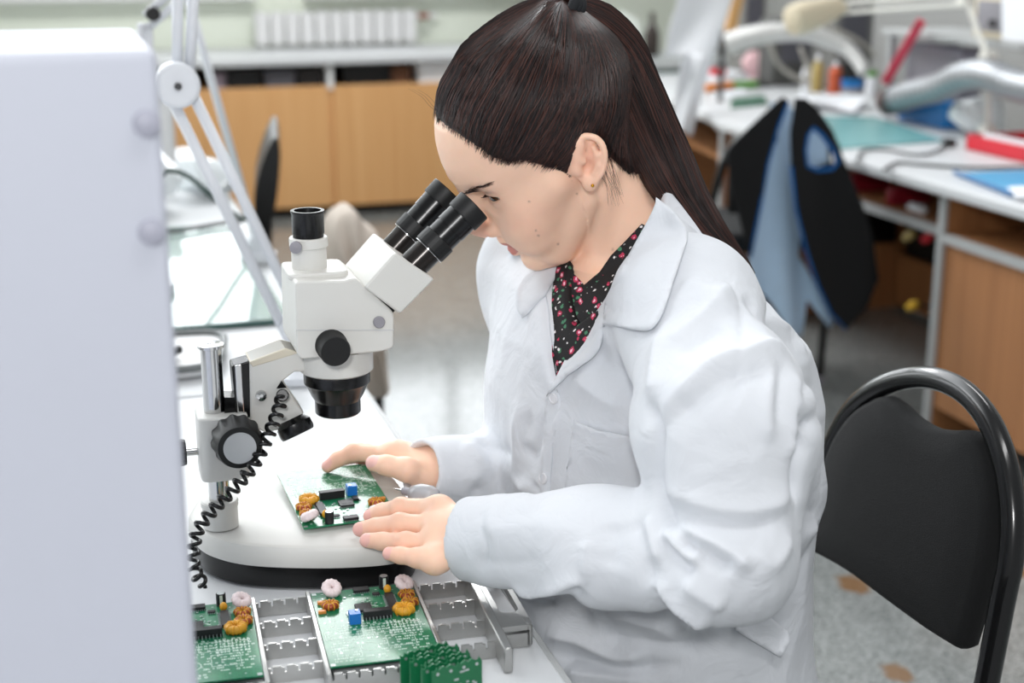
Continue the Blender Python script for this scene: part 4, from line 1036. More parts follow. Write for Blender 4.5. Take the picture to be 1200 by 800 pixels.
# thick end rail, then a cast handle with a rounded slot
rb((XR+.052, -hb-.012, 0), (XR+.060, hb+.012, .024), 'end_rail', .001)
def slotplate():
    x0, x1, y0, y1 = XR+.060, XR+.089, -hb+.03, hb+.012
    out = roundpoly([(x0, y0), (x1, y0), (x1, y1), (x0, y1)], [.001, .004, .006, .001], 4)
    inn = roundpoly([(x0+.006, y0+.028), (x1-.005, y0+.028), (x1-.005, y1-.012), (x0+.006, y1-.012)], .008, 5)
    from mathutils.geometry import delaunay_2d_cdt
    vin = [Vector(p) for p in out+inn]; no, ni = len(out), len(inn)
    ed = [(i, (i+1) % no) for i in range(no)]+[(no+i, no+(i+1) % ni) for i in range(ni)]
    vo, e, f, *_ = delaunay_2d_cdt(vin, ed, [], 0, 1e-6)
    def ins(p, pl):
        c = False
        for i in range(len(pl)):
            a, b = pl[i], pl[i-1]
            if (a[1] > p[1]) != (b[1] > p[1]) and p[0] < (b[0]-a[0])*(p[1]-a[1])/(b[1]-a[1])+a[0]: c = not c
        return c
    F = [t for t in f if not ins(sum((vo[i] for i in t), Vector((0, 0)))/len(t), inn)]
    z0, z1 = .014, .022; n = len(vo)
    V = [(*p, z0) for p in vo]+[(*p, z1) for p in vo]
    FF = [tuple(reversed(t)) for t in F]+[tuple(n+i for i in t) for t in F]
    FF += [(i, (i+1) % no, n+(i+1) % no, n+i) for i in range(no)]+[(no+(i+1) % ni, no+i, n+no+i, n+no+(i+1) % ni) for i in range(ni)]
    V = [tuple(Rz @ Vector(p)) for p in V]
    MB().add(V, FF).build('slotted_handle', M_ALU, rk, bevel=.0008, seg=1)
    rb((x1-.007, y0, 0), (x1, y0+.016, .0225), 'handle_foot', .002); rb((x0, y0, 0), (x1-.002, y0+.004, .018), 'handle_brace', .001)
    rb((x1-.006, y1-.012, 0), (x1, y1-.002, .0215), 'handle_foot', .002)
slotplate()
# upright row of small green boards in the foreground
M_PCBD = mat('dark_green_board', (20, 100, 62), .35, var=.15, vscale=200)
def small_board():
    r = thing('small_circuit_board', 'upright small green board, nearest in the standing row', 'circuit board', (0, 0, 0), 'small upright boards in the foreground')
    n = 7; W = .046; P = [(-W/2, 0), (W/2, 0), (W/2, .039)]
    for i in range(n):
        b = W/2-i*W/n; P += [(b-W/n*.35, .043), (b-W/n*.55, .043 if i % 3 else .040), (b-W/n, .041)]
    MB().prism(P, -.0008, .0008, 'xz').build('board', M_PCBD, r, smooth=0)
    k = MB(); rr = random.Random(3)
    for i in range(14):
        x, z = rr.uniform(-.02, .02), rr.uniform(.006, .037); w = rr.choice((.0012, .002)); k.box((x-w, -.0013, z-.0008), (x+w, -.0007, z+.0008))
    for i in range(4): k.lathe([(.0007, 0), (.0014, 0), (.0014, .0004), (.0007, .0004)], (-.018+i*.012, -.0008, .0375), (0, -1, 0), 12)
    k.build('solder_joints', M_PAD, r, smooth=0)
    k = MB(); k.box((-.012, -.003, .006), (-.004, -.0008, .011)); k.box((.004, -.0025, .008), (.014, -.0008, .012)); k.build('chips', M_CHIP, r, smooth=0)
    return r
sb = small_board()
labs = ['frontmost upright small green board at the bottom edge', 'second upright small green board from the front', 'third upright small green board from the front', 'fourth upright small green board from the front', 'fifth upright small green board from the front', 'rearmost upright small green board, nearest the rack']
c0 = atz(536, 832, DZ); 
for i in range(6):
    p = c0+np.array([-.003*i-.004*(i % 2), .0068*i, 0])
    if i == 0: sb.location = tuple(p); sb.rotation_euler = (0, 0, .22); sb['label'] = labs[0]
    else: dup(sb, tuple(p), .22+.05*(i % 3-1), labs[i])
# clear plastic probe with a metal tip lying by the far cuff
pr = thing('probe', 'clear plastic probe with a metal tip beside the hands on the microscope base', 'probe', atz(497, 578, DZ+.07))
M_CLR = mat('clear_plastic', (214, 216, 220), .15, var=.03, trans=.55, ior=1.35)
a = np.array(at(512, 585, 1.435)); b = np.array(at(474, 576, 1.455)); d = (b-a)/np.linalg.norm(b-a)
MB().lathe([(0, 0), (.009, .002), (.0115, .008), (.0115, .020), (.008, .030), (0, .032)], a, d, 24).build('grip', M_CLR, pr, smooth=60)
MB().lathe([(0, .026), (.0042, .026), (.0042, .040), (.003, .042), (0, .042)], a, d, 18).build('collar', M_GREYP, pr)
MB().lathe([(0, .041), (.0014, .041), (.0009, .049), (.0002, .053), (0, .053)], a, d, 14).build('metal_tip', M_CHROME, pr)
# ---------------------------------------------------------------- implicit surfaces for the figure
def V3(*a): return np.array(a, float)
class SDF:
    """ordered list of shapes blended with a smooth union (+), subtraction (-) or intersection"""
    def __init__(s): s.items = []
    def add(s, fn, c, r, k=.01, op='+'): s.items.append((fn, np.asarray(c, float), float(r), k, op)); return s
    def capsule(s, a, b, ra, rb=None, k=.01, op='+'):
        a = np.asarray(a, float); b = np.asarray(b, float); rb = ra if rb is None else rb
        ba = b-a; L2 = max(ba@ba, 1e-12)
        def f(p):
            h = np.clip(((p-a)@ba)/L2, 0, 1)
            return np.linalg.norm(p-a-h[:, None]*ba, axis=1)-(ra+(rb-ra)*h)
        return s.add(f, (a+b)/2, math.sqrt(L2)/2+max(ra, rb), k, op)
    def chain(s, pts, rs, k=.004):
        for i in range(len(pts)-1): s.capsule(pts[i], pts[i+1], rs[i], rs[i+1], k)
        return s
    def ell(s, c, rad, M=None, k=.01, op='+'):
        c = np.asarray(c, float); rad = np.asarray(rad, float)
        def f(p):
            q = p-c
            if M is not None: q = q @ M           # columns of M are the local axes
            k0 = np.linalg.norm(q/rad, axis=1); k1 = np.linalg.norm(q/(rad*rad), axis=1)
            return np.where(k1 > 1e-9, k0*(k0-1)/np.maximum(k1, 1e-9), -rad.min())
        return s.add(f, c, rad.max(), k, op)
    def ev(s, P, centers=None, br=0):
        """P (N,m,3) blocks with centres; shapes far from a block are skipped there"""
        N, m = P.shape[:2]
        D = np.full((N, m), .5, np.float64)
        for fn, c, r, k, op in s.items:
            if centers is not None:
                sel = np.linalg.norm(centers-c, axis=1) < r+br+max(.03, 2*k)
                if not sel.any(): continue
            else: sel = slice(None)
            Q = P[sel]; d = fn(Q.reshape(-1, 3)).reshape(Q.shape[:2]); o = D[sel]
            if op == '+':
                h = np.maximum(k-np.abs(o-d), 0)/k; D[sel] = np.minimum(o, d)-h*h*k*.25
            elif op == '-':
                d = -d; h = np.maximum(k-np.abs(o-d), 0)/k; D[sel] = np.maximum(o, d)+h*h*k*.25
        return D
def mesh_sdf(S, lo, hi, h, keep=None):
    """surface nets on a sparse grid of 8-cell blocks -> vertices, quads"""
    lo = np.asarray(lo, float); hi = np.asarray(hi, float)
    nb = np.ceil((hi-lo)/(8*h)).astype(int)
    I = np.stack(np.meshgrid(*[np.arange(n) for n in nb], indexing='ij'), -1).reshape(-1, 3)
    C = lo+(I+.5)*8*h
    R = 4*h*math.sqrt(3)
    near = np.zeros(len(C), bool)
    for a in range(0, len(C), 40000):
        d = S.ev(C[a:a+40000, None, :], C[a:a+40000], R)[:, 0]; near[a:a+40000] = np.abs(d) < R*2.2
    I = I[near]; C = C[near]
    g = np.arange(9); G = np.stack(np.meshgrid(g, g, g, indexing='ij'), -1)
    NX, NY, NZ = nb*8+2
    Vs = []; Ks = []; Q = []
    key = lambda c: (c[..., 0]*NY+c[..., 1])*NZ+c[..., 2]
    for a in range(0, len(I), 1500):
        ii = I[a:a+1500]; P = (lo+(ii[:, None, :]*8+G.reshape(1, -1, 3))*h)
        D = S.ev(P, C[a:a+1500], R).reshape(-1, 9, 9, 9)
        D[D == 0] = 1e-9
        s = D < 0
        cs = sum(s[:, i:i+8, j:j+8, k:k+8].astype(np.int8) for i in (0, 1) for j in (0, 1) for k in (0, 1))
        act = np.argwhere((cs > 0) & (cs < 8))
        if len(act):
            n, x, y, z = act.T; pos = np.zeros((len(n), 3)); cnt = np.zeros(len(n))
            for ax in range(3):
                for u in (0, 1):
                    for w in (0, 1):
                        o0 = [0, 0, 0]; o0[(ax+1) % 3] = u; o0[(ax+2) % 3] = w; o1 = list(o0); o1[ax] = 1
                        d0 = D[n, x+o0[0], y+o0[1], z+o0[2]]; d1 = D[n, x+o1[0], y+o1[1], z+o1[2]]
                        m = (d0 < 0) != (d1 < 0); t = np.where(m, d0/np.where(m, d0-d1, 1), 0)
                        q = np.tile(np.array(o0, float), (len(n), 1)); q[:, ax] = t
                        pos[m] += q[m]; cnt[m] += 1
            cell = ii[n]*8+np.stack([x, y, z], 1)
            Vs.append(lo+(cell+pos/cnt[:, None])*h); Ks.append(key(cell))
        for ax in range(3):
            o = [0, 0, 0]; o[ax] = 1
            A = s[:, :8, :8, :8]; B = s[:, o[0]:8+o[0], o[1]:8+o[1], o[2]:8+o[2]]
            e = np.argwhere(A != B)
            if not len(e): continue
            base = ii[e[:, 0]]*8+e[:, 1:]; fl = A[e[:, 0], e[:, 1], e[:, 2], e[:, 3]]
            b1, b2 = (ax+1) % 3, (ax+2) % 3
            d1 = np.zeros(3, int); d1[b1] = 1; d2 = np.zeros(3, int); d2[b2] = 1
            q = np.stack([key(base-d1-d2), key(base-d2), key(base), key(base-d1)], 1)
            ok = (base[:, b1] > 0) & (base[:, b2] > 0)
            q[~fl] = q[~fl][:, ::-1]; Q.append(q[ok])
    Vv = np.concatenate(Vs); K = np.concatenate(Ks); Q = np.concatenate(Q)
    od = np.argsort(K); K = K[od]; Vv = Vv[od]
    ix = np.searchsorted(K, Q); ix[ix >= len(K)] = 0
    good = (K[ix] == Q).all(1); ix = ix[good]
    if keep is not None:
        kv = keep(Vv); ix = ix[kv[ix].all(1)]
    us = np.unique(ix); rm = np.zeros(len(Vv), int); rm[us] = np.arange(len(us))
    return Vv[us], rm[ix]
def np_mesh(name, Vv, F, m, parent=None, smooth=True, cols=None):
    me = bpy.data.meshes.new(name)
    F = np.asarray(F); nf, kk = F.shape
    me.vertices.add(len(Vv)); me.vertices.foreach_set('co', np.asarray(Vv, np.float32).ravel())
    me.loops.add(nf*kk); me.loops.foreach_set('vertex_index', F.astype(np.int32).ravel())
    me.polygons.add(nf); me.polygons.foreach_set('loop_start', np.arange(0, nf*kk, kk, dtype=np.int32))
    me.polygons.foreach_set('use_smooth', np.full(nf, smooth, bool))
    me.update(calc_edges=True)
    if cols is not None:
        at_ = me.color_attributes.new('tint', 'FLOAT_COLOR', 'POINT')
        at_.data.foreach_set('color', np.concatenate([cols, np.ones((len(cols), 1))], 1).astype(np.float32).ravel())
    for x in (m if isinstance(m, (list, tuple)) else [m]): me.materials.append(x)
    o = bpy.data.objects.new(name, me); COL.objects.link(o); put(o, parent)
    return o
def vnormals(Vv, F):
    a = Vv[F[:, 2]]-Vv[F[:, 0]]; b = Vv[F[:, 3]]-Vv[F[:, 1]]; n = np.cross(a, b)
    N = np.zeros_like(Vv)
    for i in range(4): np.add.at(N, F[:, i], n)
    return N/(np.linalg.norm(N, axis=1)[:, None]+1e-12)
def smooth_verts(Vv, F, it=2, lam=.5):
    E_ = np.concatenate([F[:, [0, 1]], F[:, [1, 2]], F[:, [2, 3]], F[:, [3, 0]]])
    for _ in range(it):
        s = np.zeros_like(Vv); c = np.zeros(len(Vv))
        np.add.at(s, E_[:, 0], Vv[E_[:, 1]]); np.add.at(s, E_[:, 1], Vv[E_[:, 0]]); np.add.at(c, E_[:, 0], 1); np.add.at(c, E_[:, 1], 1)
        Vv = Vv+lam*(s/np.maximum(c, 1)[:, None]-Vv)
    return Vv
# ---------------------------------------------------------------- the woman: body (head, neck, arms, hands, legs)
def Rz3(a): c, s = np.cos(a), np.sin(a); return np.array([[c,-s,0],[s,c,0],[0,0,1.]])
def Ry3(p): c, s = np.cos(p), np.sin(p); return np.array([[c,0,s],[0,1,0],[-s,0,c]])
def Rx3(r): c, s = np.cos(r), np.sin(r); return np.array([[1,0,0],[0,c,-s],[0,s,c]])
HM = Rz3(np.radians(12)-YAW) @ np.diag([-1., -1, 1]) @ Ry3(np.radians(36.5)) @ Rx3(np.radians(-9))
HO = at(632, 163, 1.45)
def HW(*p): return HO+HM @ np.array(p, float)          # head-local (forward, left, up) -> world
def HL(P): return (np.asarray(P)-HO) @ HM
body = SDF()
# --- skull and face; the face is a stack of cross-sections
_z = np.array([-.1200,-.1165,-.110,-.103,-.095,-.085,-.072,-.060,-.050,-.030,-.010,.009,.024,.040,.060,.075,.090,.105])
_xf = np.array([.052,.062,.0755,.0815,.0828,.0812,.0862,.0890,.0893,.0880,.0872,.0885,.0925,.0885,.0805,.0715,.050,.015])
_w = np.array([.014,.019,.028,.0345,.0405,.0465,.0525,.0570,.0605,.0655,.0675,.0690,.0700,.0700,.0680,.063,.054,.040])
_c = np.array([.030,.030,.028,.024,.020,.016,.012,.010,.008,.004,.0,-.002,-.004,-.006,-.008,-.010,-.012,-.014])
_b = np.array([.018,.019,.021,.021,.021,.021,.024,.030,.040,.055,.065,.07,.075,.078,.08,.08,.075,.06])
def face(p):
    q = HL(p); z = np.clip(q[:, 2], _z[0], _z[-1])
    c = np.interp(z, _z, _c); f = np.interp(z, _z, _xf)-c; w = np.interp(z, _z, _w); b = np.interp(z, _z, _b)
    x = q[:, 0]-c; L = np.where(x > 0, f, b)
    n = 2.25
    v = ((np.abs(x)/L)**n+(np.abs(q[:, 1])/w)**n)**(1/n)-1
    d = v*np.minimum(L, w)
    dz = np.maximum(q[:, 2]-_z[-1], _z[0]-q[:, 2])
    return np.where(dz > 0, np.maximum(d, 0)*.7+dz, d)
body.add(face, HW(.01, 0, -.01), .15, .01)
body.ell(HW(-.016, 0, .030), (.096, .0755, .070), HM, k=.03)
hc = lambda a, b, ra, rb=None, k=.008, op='+': body.capsule(HW(*a), HW(*b), ra, rb, k, op)
for s in (1, -1):
    hc((.050, s*.043, -.028), (.022, s*.058, -.018), .018, .014, .022)       # cheekbone
    hc((.060, s*.036, -.050), (.060, s*.032, -.062), .018, .018, .025)       # cheek
    hc((.004, s*.048, -.060), (.050, s*.029, -.097), .013, .0135, .014)        # jaw
    hc((.083, s*.014, .0155), (.064, s*.045, .0155), .0075, .006, .012)      # brow ridge
    body.ell(HW(.091, s*.033, -.0020), (.020, .018, .0105), HM, k=.012, op='-')  # socket
    body.ell(HW(.0650, s*.0325, -.0035), (.0138, .0148, .0132), HM, k=.006)   # lids
    body.ell(HW(.0745, s*.0365, -.0025), (.0130, .0125, .0033), HM, k=.0012, op='-')  # open slit
# nose
hc((.0885, 0, .008), (.1015, 0, -.030), .0062, .0088, .010)
hc((.1015, 0, -.0335), (.0985, 0, -.0405), .0098, .0085, .006)
for s in (1, -1):
    body.ell(HW(.0895, s*.0118, -.0425), (.0105, .0065, .0072), HM, k=.006)
    body.ell(HW(.0965, s*.0062, -.0490), (.0055, .0030, .0030), HM, k=.002, op='-')
# mouth
hc((.0850, 0, -.0615), (.0735, .021, -.0672), .0075, .004, .006); hc((.0850, 0, -.0615), (.0735, -.021, -.0672), .0075, .004, .006)
hc((.0855, .004, -.0785), (.0745, .019, -.0705), .0062, .0035, .005); hc((.0855, -.004, -.0785), (.0745, -.019, -.0705), .0062, .0035, .005)
hc((.0930, 0, -.0718), (.0760, .0265, -.0685), .0014, .0012, .0025, '-'); hc((.0930, 0, -.0718), (.0760, -.0265, -.0685), .0014, .0012, .0025, '-')
body.ell(HW(.0725, 0, -.1015), (.0125, .016, .012), HM, k=.012)
# ears
def ear(s):
    cx, cz, cyy = -.0165, -.0155, .0715
    def E_(u, b, y=0.0): return HW(cx-.40*u-.917*b, s*(cyy+.006+.32*(b+.012)+y), cz+.917*u-.40*b)
    Me = np.stack([HM @ V3(-.40, 0, .917), HM @ V3(-.917*.95, s*.30, -.40*.95), np.cross(HM @ V3(-.40, 0, .917), HM @ V3(-.917*.95, s*.30, -.40*.95))], 1)
    body.ell(E_(.001, .0, -.004), (.0255, .0150, .0046), Me, k=.005)
    body.ell(E_(-.003, -.0025, .003), (.0095, .0078, .0062), Me, k=.003, op='-')
    body.ell(E_(.0125, .002, .002), (.0085, .0065, .0034), Me, k=.003, op='-')
    H_ = [(.002, -.004), (.010, -.0115), (.0205, -.0105), (.0265, -.002), (.0245, .008), (.0165, .0145), (.004, .0155), (-.0095, .0115), (-.0190, .0045)]
    H_ = [tuple(p[:2]) for p in smoothpath([(*p, 0) for p in H_], 3)]
    for i in range(len(H_)-1): body.capsule(E_(*H_[i], .0005), E_(*H_[i+1], .0005), .0029, .0029, .002)
    A_ = [(.014, .0068), (.006, .0092), (-.004, .0082), (-.0115, .0035)]
    for i in range(3): body.capsule(E_(*A_[i], .0), E_(*A_[i+1], .0), .0026, .0026, .003)
    body.capsule(E_(.0190, -.0060, .0), E_(-.004, -.0125, -.0005), .0060, .0060, .005)
    body.ell(E_(-.0215, -.0010, -.001), (.0085, .0075, .0042), Me, k=.004)
    body.capsule(E_(-.0010, -.0115, .0), E_(-.0085, -.0105, .0), .0036, .0032, .004)
    return E_
EL = ear(1); ear(-1)
# neck
N0 = HW(-.030, 0, -.050); N1 = V3(.188, .335, .985); N2 = V3(.205, .335, .93)
body.capsule(N0, N1, .0470, .0515, .014); body.capsule(N1, N2, .056, .075, .03)
body.capsule(HW(-.032, .046, -.052), V3(.132, .318, .955), .0100, .0085, .012)      # neck muscle to the collarbone notch
body.capsule(HW(-.032, -.046, -.052), V3(.132, .345, .955), .0100, .0085, .012)
for s, sh in ((-1, .165), (1, .50)):
    body.capsule(V3(.122, .33+s*.015, .945), V3(.16, .33+s*.13, .955), .010, .010, .02)   # collarbones
# torso
TY = np.radians(15)
TF = V3(-math.cos(TY), -math.sin(TY), 0); TL = V3(math.sin(TY), -math.cos(TY), 0)     # forward, left
TC = V3(.205, .33, 0)
def loft(secs, k=2.2):
    zz, cf, aa, bb = [np.array(c, float) for c in zip(*secs)]
    def f(p, off=0.0):
        q = p-TC; z = np.clip(p[:, 2], zz[0], zz[-1])
        x = q @ TF-np.interp(z, zz, cf); y = q @ TL
        a = np.interp(z, zz, aa); b = np.interp(z, zz, bb)
        v = ((np.abs(x)/a)**k+(np.abs(y)/b)**k)**(1/k)-1
        d = v*np.minimum(a, b); dz = np.maximum(p[:, 2]-zz[-1], zz[0]-p[:, 2])
        return np.where(dz > 0, np.maximum(d, 0)*.7+dz, d)
    return f
#        z    fwd-shift  depth  half-width
TORSO = [(.44, .00, .165, .205), (.55, .0, .160, .200), (.66, .0, .158, .195), (.76, .002, .160, .198), (.84, .004, .158, .200),
         (.90, .012, .140, .194), (.945, .026, .106, .170), (.975, .036, .078, .122), (1.000, .042, .060, .088), (1.012, .046, .054, .076)]
BODYT = [(z, s, a-.022, b-.022) for z, s, a, b in TORSO[:-2]]
body.add(loft(BODYT), TC+[0, 0, .70], .38, .03)
# arms
SL, SR = aty(802, 362, .155), V3(.135, .500, .935)
ELB_L, ELB_R = at(852, 652, 1.225), at(690, 558, 1.70)
WL, WR = at(562, 630, 1.345), at(514, 553, 1.548)
body.chain([SL, ELB_L, WL], [.052, .042, .027], .02)
body.chain([SR, ELB_R, WR], [.052, .042, .027], .02)
# legs under the desk
for s in (1, -1):
    hip = TC+TL*s*.095+V3(0, 0, .47); knee = V3(-.16, .33-s*.11, .47); ank = V3(-.10, .33-s*.12, .09)
    body.chain([hip, knee, ank], [.085, .058, .035], .03); body.capsule(ank, ank+V3(-.13, 0, -.055), .034, .028, .02)
    if s == 1: LEG = []
    LEG.append((hip, knee, ank))
# --- hands
NAILS = []
def hand(wr, fingers, thumb, rs, palm_r, nail_side, extra=()):
    for (pts, r) in zip(fingers, rs):
        body.chain(pts, [r*1.16, r*1.06, r*.97, r*.80], .003)
        body.ell(pts[1], (r*1.12,)*3, k=.004)
        body.capsule(wr+(pts[0]-wr)*.12, pts[0], palm_r, r*1.22, .011)
        d = pts[3]-pts[2]; L = np.linalg.norm(d); d /= L
        n = nail_side-d*(nail_side@d); n /= np.linalg.norm(n)
        NAILS.append((pts[3]+d*r*.05+n*r*.62, d, n, r))
    body.chain(thumb[0], thumb[1], .005)
    d = thumb[0][-1]-thumb[0][-2]; d /= np.linalg.norm(d); n = thumb[2]-d*(thumb[2]@d); n /= np.linalg.norm(n)
    NAILS.append((thumb[0][-1]+n*thumb[1][-1]*.66, d, n, thumb[1][-1]*1.15))
    for a, b, ra, rb in extra: body.capsule(a, b, ra, rb, .010)
towards = lambda P: (CC-P)/np.linalg.norm(CC-P)
F = [[at(515, 597, 1.385), at(470, 595, 1.405), at(448, 600, 1.425), at(434, 604.5, 1.435)],
     [at(521, 617, 1.365), at(469, 613.5, 1.383), at(440, 617.5, 1.400), at(422, 620, 1.408)],
     [at(519, 638, 1.350), at(476, 635.5, 1.360), at(448, 634, 1.376), at(430, 633, 1.384)],
     [at(510, 657, 1.326), at(489, 653.5, 1.333), at(469, 650.5, 1.343), at(456, 648.5, 1.350)]]
TH_ = ([at(548, 618, 1.38), at(512, 610, 1.420), at(474, 608, 1.440), at(447, 606, 1.444)], [.013, .0125, .0105, .0085], V3(-.2, .3, 1))
hand(WL, F, TH_, [.0090, .0092, .0089, .0080], .021, towards(F[1][3])+V3(-.35, 0, .25), [(F[0][0], F[3][0], .0115, .0095), (WL, (F[1][0]+F[2][0])/2, .022, .017)])
LHAND = F
F2 = [[at(462, 533, 1.552), at(414, 530, 1.562), at(396, 538, 1.562), at(384, 546.5, 1.560)],
      [at(466, 534, 1.574), at(422, 530, 1.592), at(405, 535, 1.600), at(394, 540, 1.600)],
      [at(470, 535, 1.588), at(430, 530, 1.604), at(414, 534, 1.610), at(404, 538, 1.610)],
      [at(475, 536, 1.598), at(445, 533, 1.610), at(432, 536, 1.614), at(423, 539, 1.614)]]
TH2 = ([at(498, 558, 1.530), at(476, 550, 1.510), at(453, 545, 1.512), at(438, 542.5, 1.518)], [.0135, .0125, .0102, .0086], towards(F2[0][3])+V3(0, 0, .5))
hand(WR, F2, TH2, [.0084, .0086, .0082, .0074], .020, V3(-.3, -.4, 1), [(F2[0][0], F2[3][0], .012, .0078), (WR, F2[1][0], .021, .016), (TH2[0][0], F2[0][0], .0125, .0115)])
for c, d, n, r in NAILS:      # shallow groove round each nail
    pass
if 'QUICK' in globals(): hh, hb_ = .003, .008
else: hh, hb_ = .00150, .006
LH_ = np.array(sum(LHAND, [])+[WL]+TH_[0]); RH_ = np.array(sum(F2, [])+[WR]+TH2[0])
BOXES = [(V3(HO[0]-.15, .155, .90), V3(.30, .51, HO[2]+.15)), (LH_.min(0)-.03, LH_.max(0)+.035), (RH_.min(0)-.03, RH_.max(0)+.035)]
V1, Q1 = mesh_sdf(body, *BOXES[0], hh)
V2, Q2 = mesh_sdf(body, *BOXES[1], hh*.8)
V4, Q4 = mesh_sdf(body, *BOXES[2], hh*.8)
V3_, Q3 = mesh_sdf(body, (-.36, -.12, 0), (.45, .66, 1.0), hb_)
keep3 = np.ones(len(V3_), bool)
for a_, b_ in BOXES: keep3 &= ~((V3_ > a_+hb_) & (V3_ < b_-hb_)).all(1)
Q3 = Q3[keep3[Q3].any(1)]
# skin colouring: lips, nails, warm cheeks and knuckles, moles
def skin_cols(P):
    base = np.array(rgb(247, 205, 179)[:3]); C = np.tile(base, (len(P), 1)); q = HL(P)
    def blend(w, col): 
        C[:] = C*(1-w[:, None])+np.array(rgb(*col)[:3])*w[:, None]
    g = lambda c, r: np.exp(-((q-np.array(c))**2/np.array(r)**2).sum(1))
    for s in (1, -1):
        blend(.22*g((.055, s*.05, -.035), (.03, .025, .022)), (222, 150, 128))
        blend(.5*g((-.018, s*.075, -.012), (.02, .012, .026)), (226, 150, 124))
        blend(.35*g((.073, s*.033, -.003), (.012, .018, .010)), (176, 120, 100))
    blend(.45*g((.102, 0, -.040), (.012, .016, .012)), (222, 146, 126))
    # lips
    my = np.abs(q[:, 1]); zl = -.0715+.10*my
    up = (q[:, 2] > zl) & (q[:, 2] < zl+.0092*(1-(my/.0265)**2)) ; lo_ = (q[:, 2] <= zl) & (q[:, 2] > zl-.0105*(1-(my/.0255)**2))
    w = ((up | lo_) & (my < .0265) & (q[:, 0] > .062)).astype(float)*.85; blend(w, (196, 110, 104))
    for c, d, n, r in NAILS:
        v = P-c; a = v@d; b = v@np.cross(d, n); e = v@n
        w = ((np.abs(a/(r*.95))**2.6+np.abs(b/(r*.74))**2.6 < 1) & (e > -.4*r)).astype(float)
        blend(w*.8, (240, 190, 186))
    for f in LHAND+F2:
        for k_, am in ((1, .35), (2, .22), (3, .3)):
            d2 = ((P-f[k_])**2).sum(1); blend(am*np.exp(-d2/(.011**2)), (220, 146, 122))
    for px in ((676, 227), (620, 236), (628, 270), (631, 276), (654, 286), (718, 292)):
        o = CC; d = ray(*px); d /= np.linalg.norm(d); v = P-o; t = v@d; dist = np.linalg.norm(v-t[:, None]*d, axis=1)
        blend((np.clip(1.35-dist/.0012, 0, 1)*.55)*(t < 1.52), (110, 68, 54))
    return np.clip(C, 0, 1)
Vb = np.concatenate([V1, V2, V4, V3_]); o1, o2, o3 = len(V1), len(V1)+len(V2), len(V1)+len(V2)+len(V4)
Qb = np.concatenate([Q1, Q2+o1, Q4+o2, Q3+o3])
def skin_mat():
    m = bpy.data.materials.new('skin'); m.use_nodes = True; nt = m.node_tree; b = nt.nodes['Principled BSDF']; L = nt.links.new
    a = nt.nodes.new('ShaderNodeAttribute'); a.attribute_name = 'tint'
    tc = nt.nodes.new('ShaderNodeTexCoord'); nz = nt.nodes.new('ShaderNodeTexNoise'); nz.inputs['Scale'].default_value = 45; nz.inputs['Detail'].default_value = 5
    L(tc.outputs['Object'], nz.inputs['Vector'])
    mr = nt.nodes.new('ShaderNodeMapRange'); mr.inputs['To Min'].default_value = .93; mr.inputs['To Max'].default_value = 1.07; L(nz.outputs['Fac'], mr.inputs['Value'])
    vm = nt.nodes.new('ShaderNodeVectorMath'); vm.operation = 'SCALE'; L(a.outputs['Color'], vm.inputs[0]); L(mr.outputs['Result'], vm.inputs['Scale'])
    L(vm.outputs['Vector'], b.inputs['Base Color'])
    b.inputs['Roughness'].default_value = .48; b.inputs['Specular IOR Level'].default_value = .4
    b.inputs['Subsurface Weight'].default_value = .25; b.inputs['Subsurface Radius'].default_value = (.010, .004, .0025); b.inputs['Subsurface Scale'].default_value = .5
    n2 = nt.nodes.new('ShaderNodeTexNoise'); n2.inputs['Scale'].default_value = 900; L(tc.outputs['Object'], n2.inputs['Vector'])
    bp = nt.nodes.new('ShaderNodeBump'); bp.inputs['Strength'].default_value = .08; bp.inputs['Distance'].default_value = .001; L(n2.outputs['Fac'], bp.inputs['Height']); L(bp.outputs['Normal'], b.inputs['Normal'])
    return m
M_SKIN = skin_mat()
woman = np_mesh('person', Vb, Qb, M_SKIN, None, True, skin_cols(Vb))
tag(woman, 'woman with a dark ponytail in a white lab coat, bent over the microscope', 'person')
# eyes, brows, lashes, ear stud
M_EYE = bpy.data.materials.new('eyeball'); M_EYE.use_nodes = True
def eye_mat():
    nt = M_EYE.node_tree; b = nt.nodes['Principled BSDF']; L = nt.links.new
    a = nt.nodes.new('ShaderNodeAttribute'); a.attribute_name = 'tint'; L(a.outputs['Color'], b.inputs['Base Color']); b.inputs['Roughness'].default_value = .08
eye_mat()
for s in (1, -1):
    c = HW(.0650, s*.0325, -.0038); g = MB().sphere((0, 0, 0), .0121, 40, 28)
    Pv = np.array(g.v)+c; gz = HM @ V3(.80, s*.56, -.10); gz /= np.linalg.norm(gz)
    cosn = (Pv-c)@gz/.0121; ang_ = np.degrees(np.arccos(np.clip(cosn, -1, 1)))
    cl = np.tile(np.array(rgb(226, 216, 210)[:3]), (len(Pv), 1)); cl[ang_ < 30] = rgb(72, 46, 30)[:3]; cl[ang_ < 13] = rgb(8, 7, 7)[:3]
    me_o = MB().add([tuple(p) for p in Pv], g.f).build('eye', M_EYE, woman, smooth=180)
    at_ = me_o.data.color_attributes.new('tint', 'FLOAT_COLOR', 'POINT')
    at_.data.foreach_set('color', np.concatenate([cl, np.ones((len(cl), 1))], 1).astype(np.float32).ravel())
M_HAIRD = mat('dark_hair_fine', (58, 38, 30), .6, var=.2)
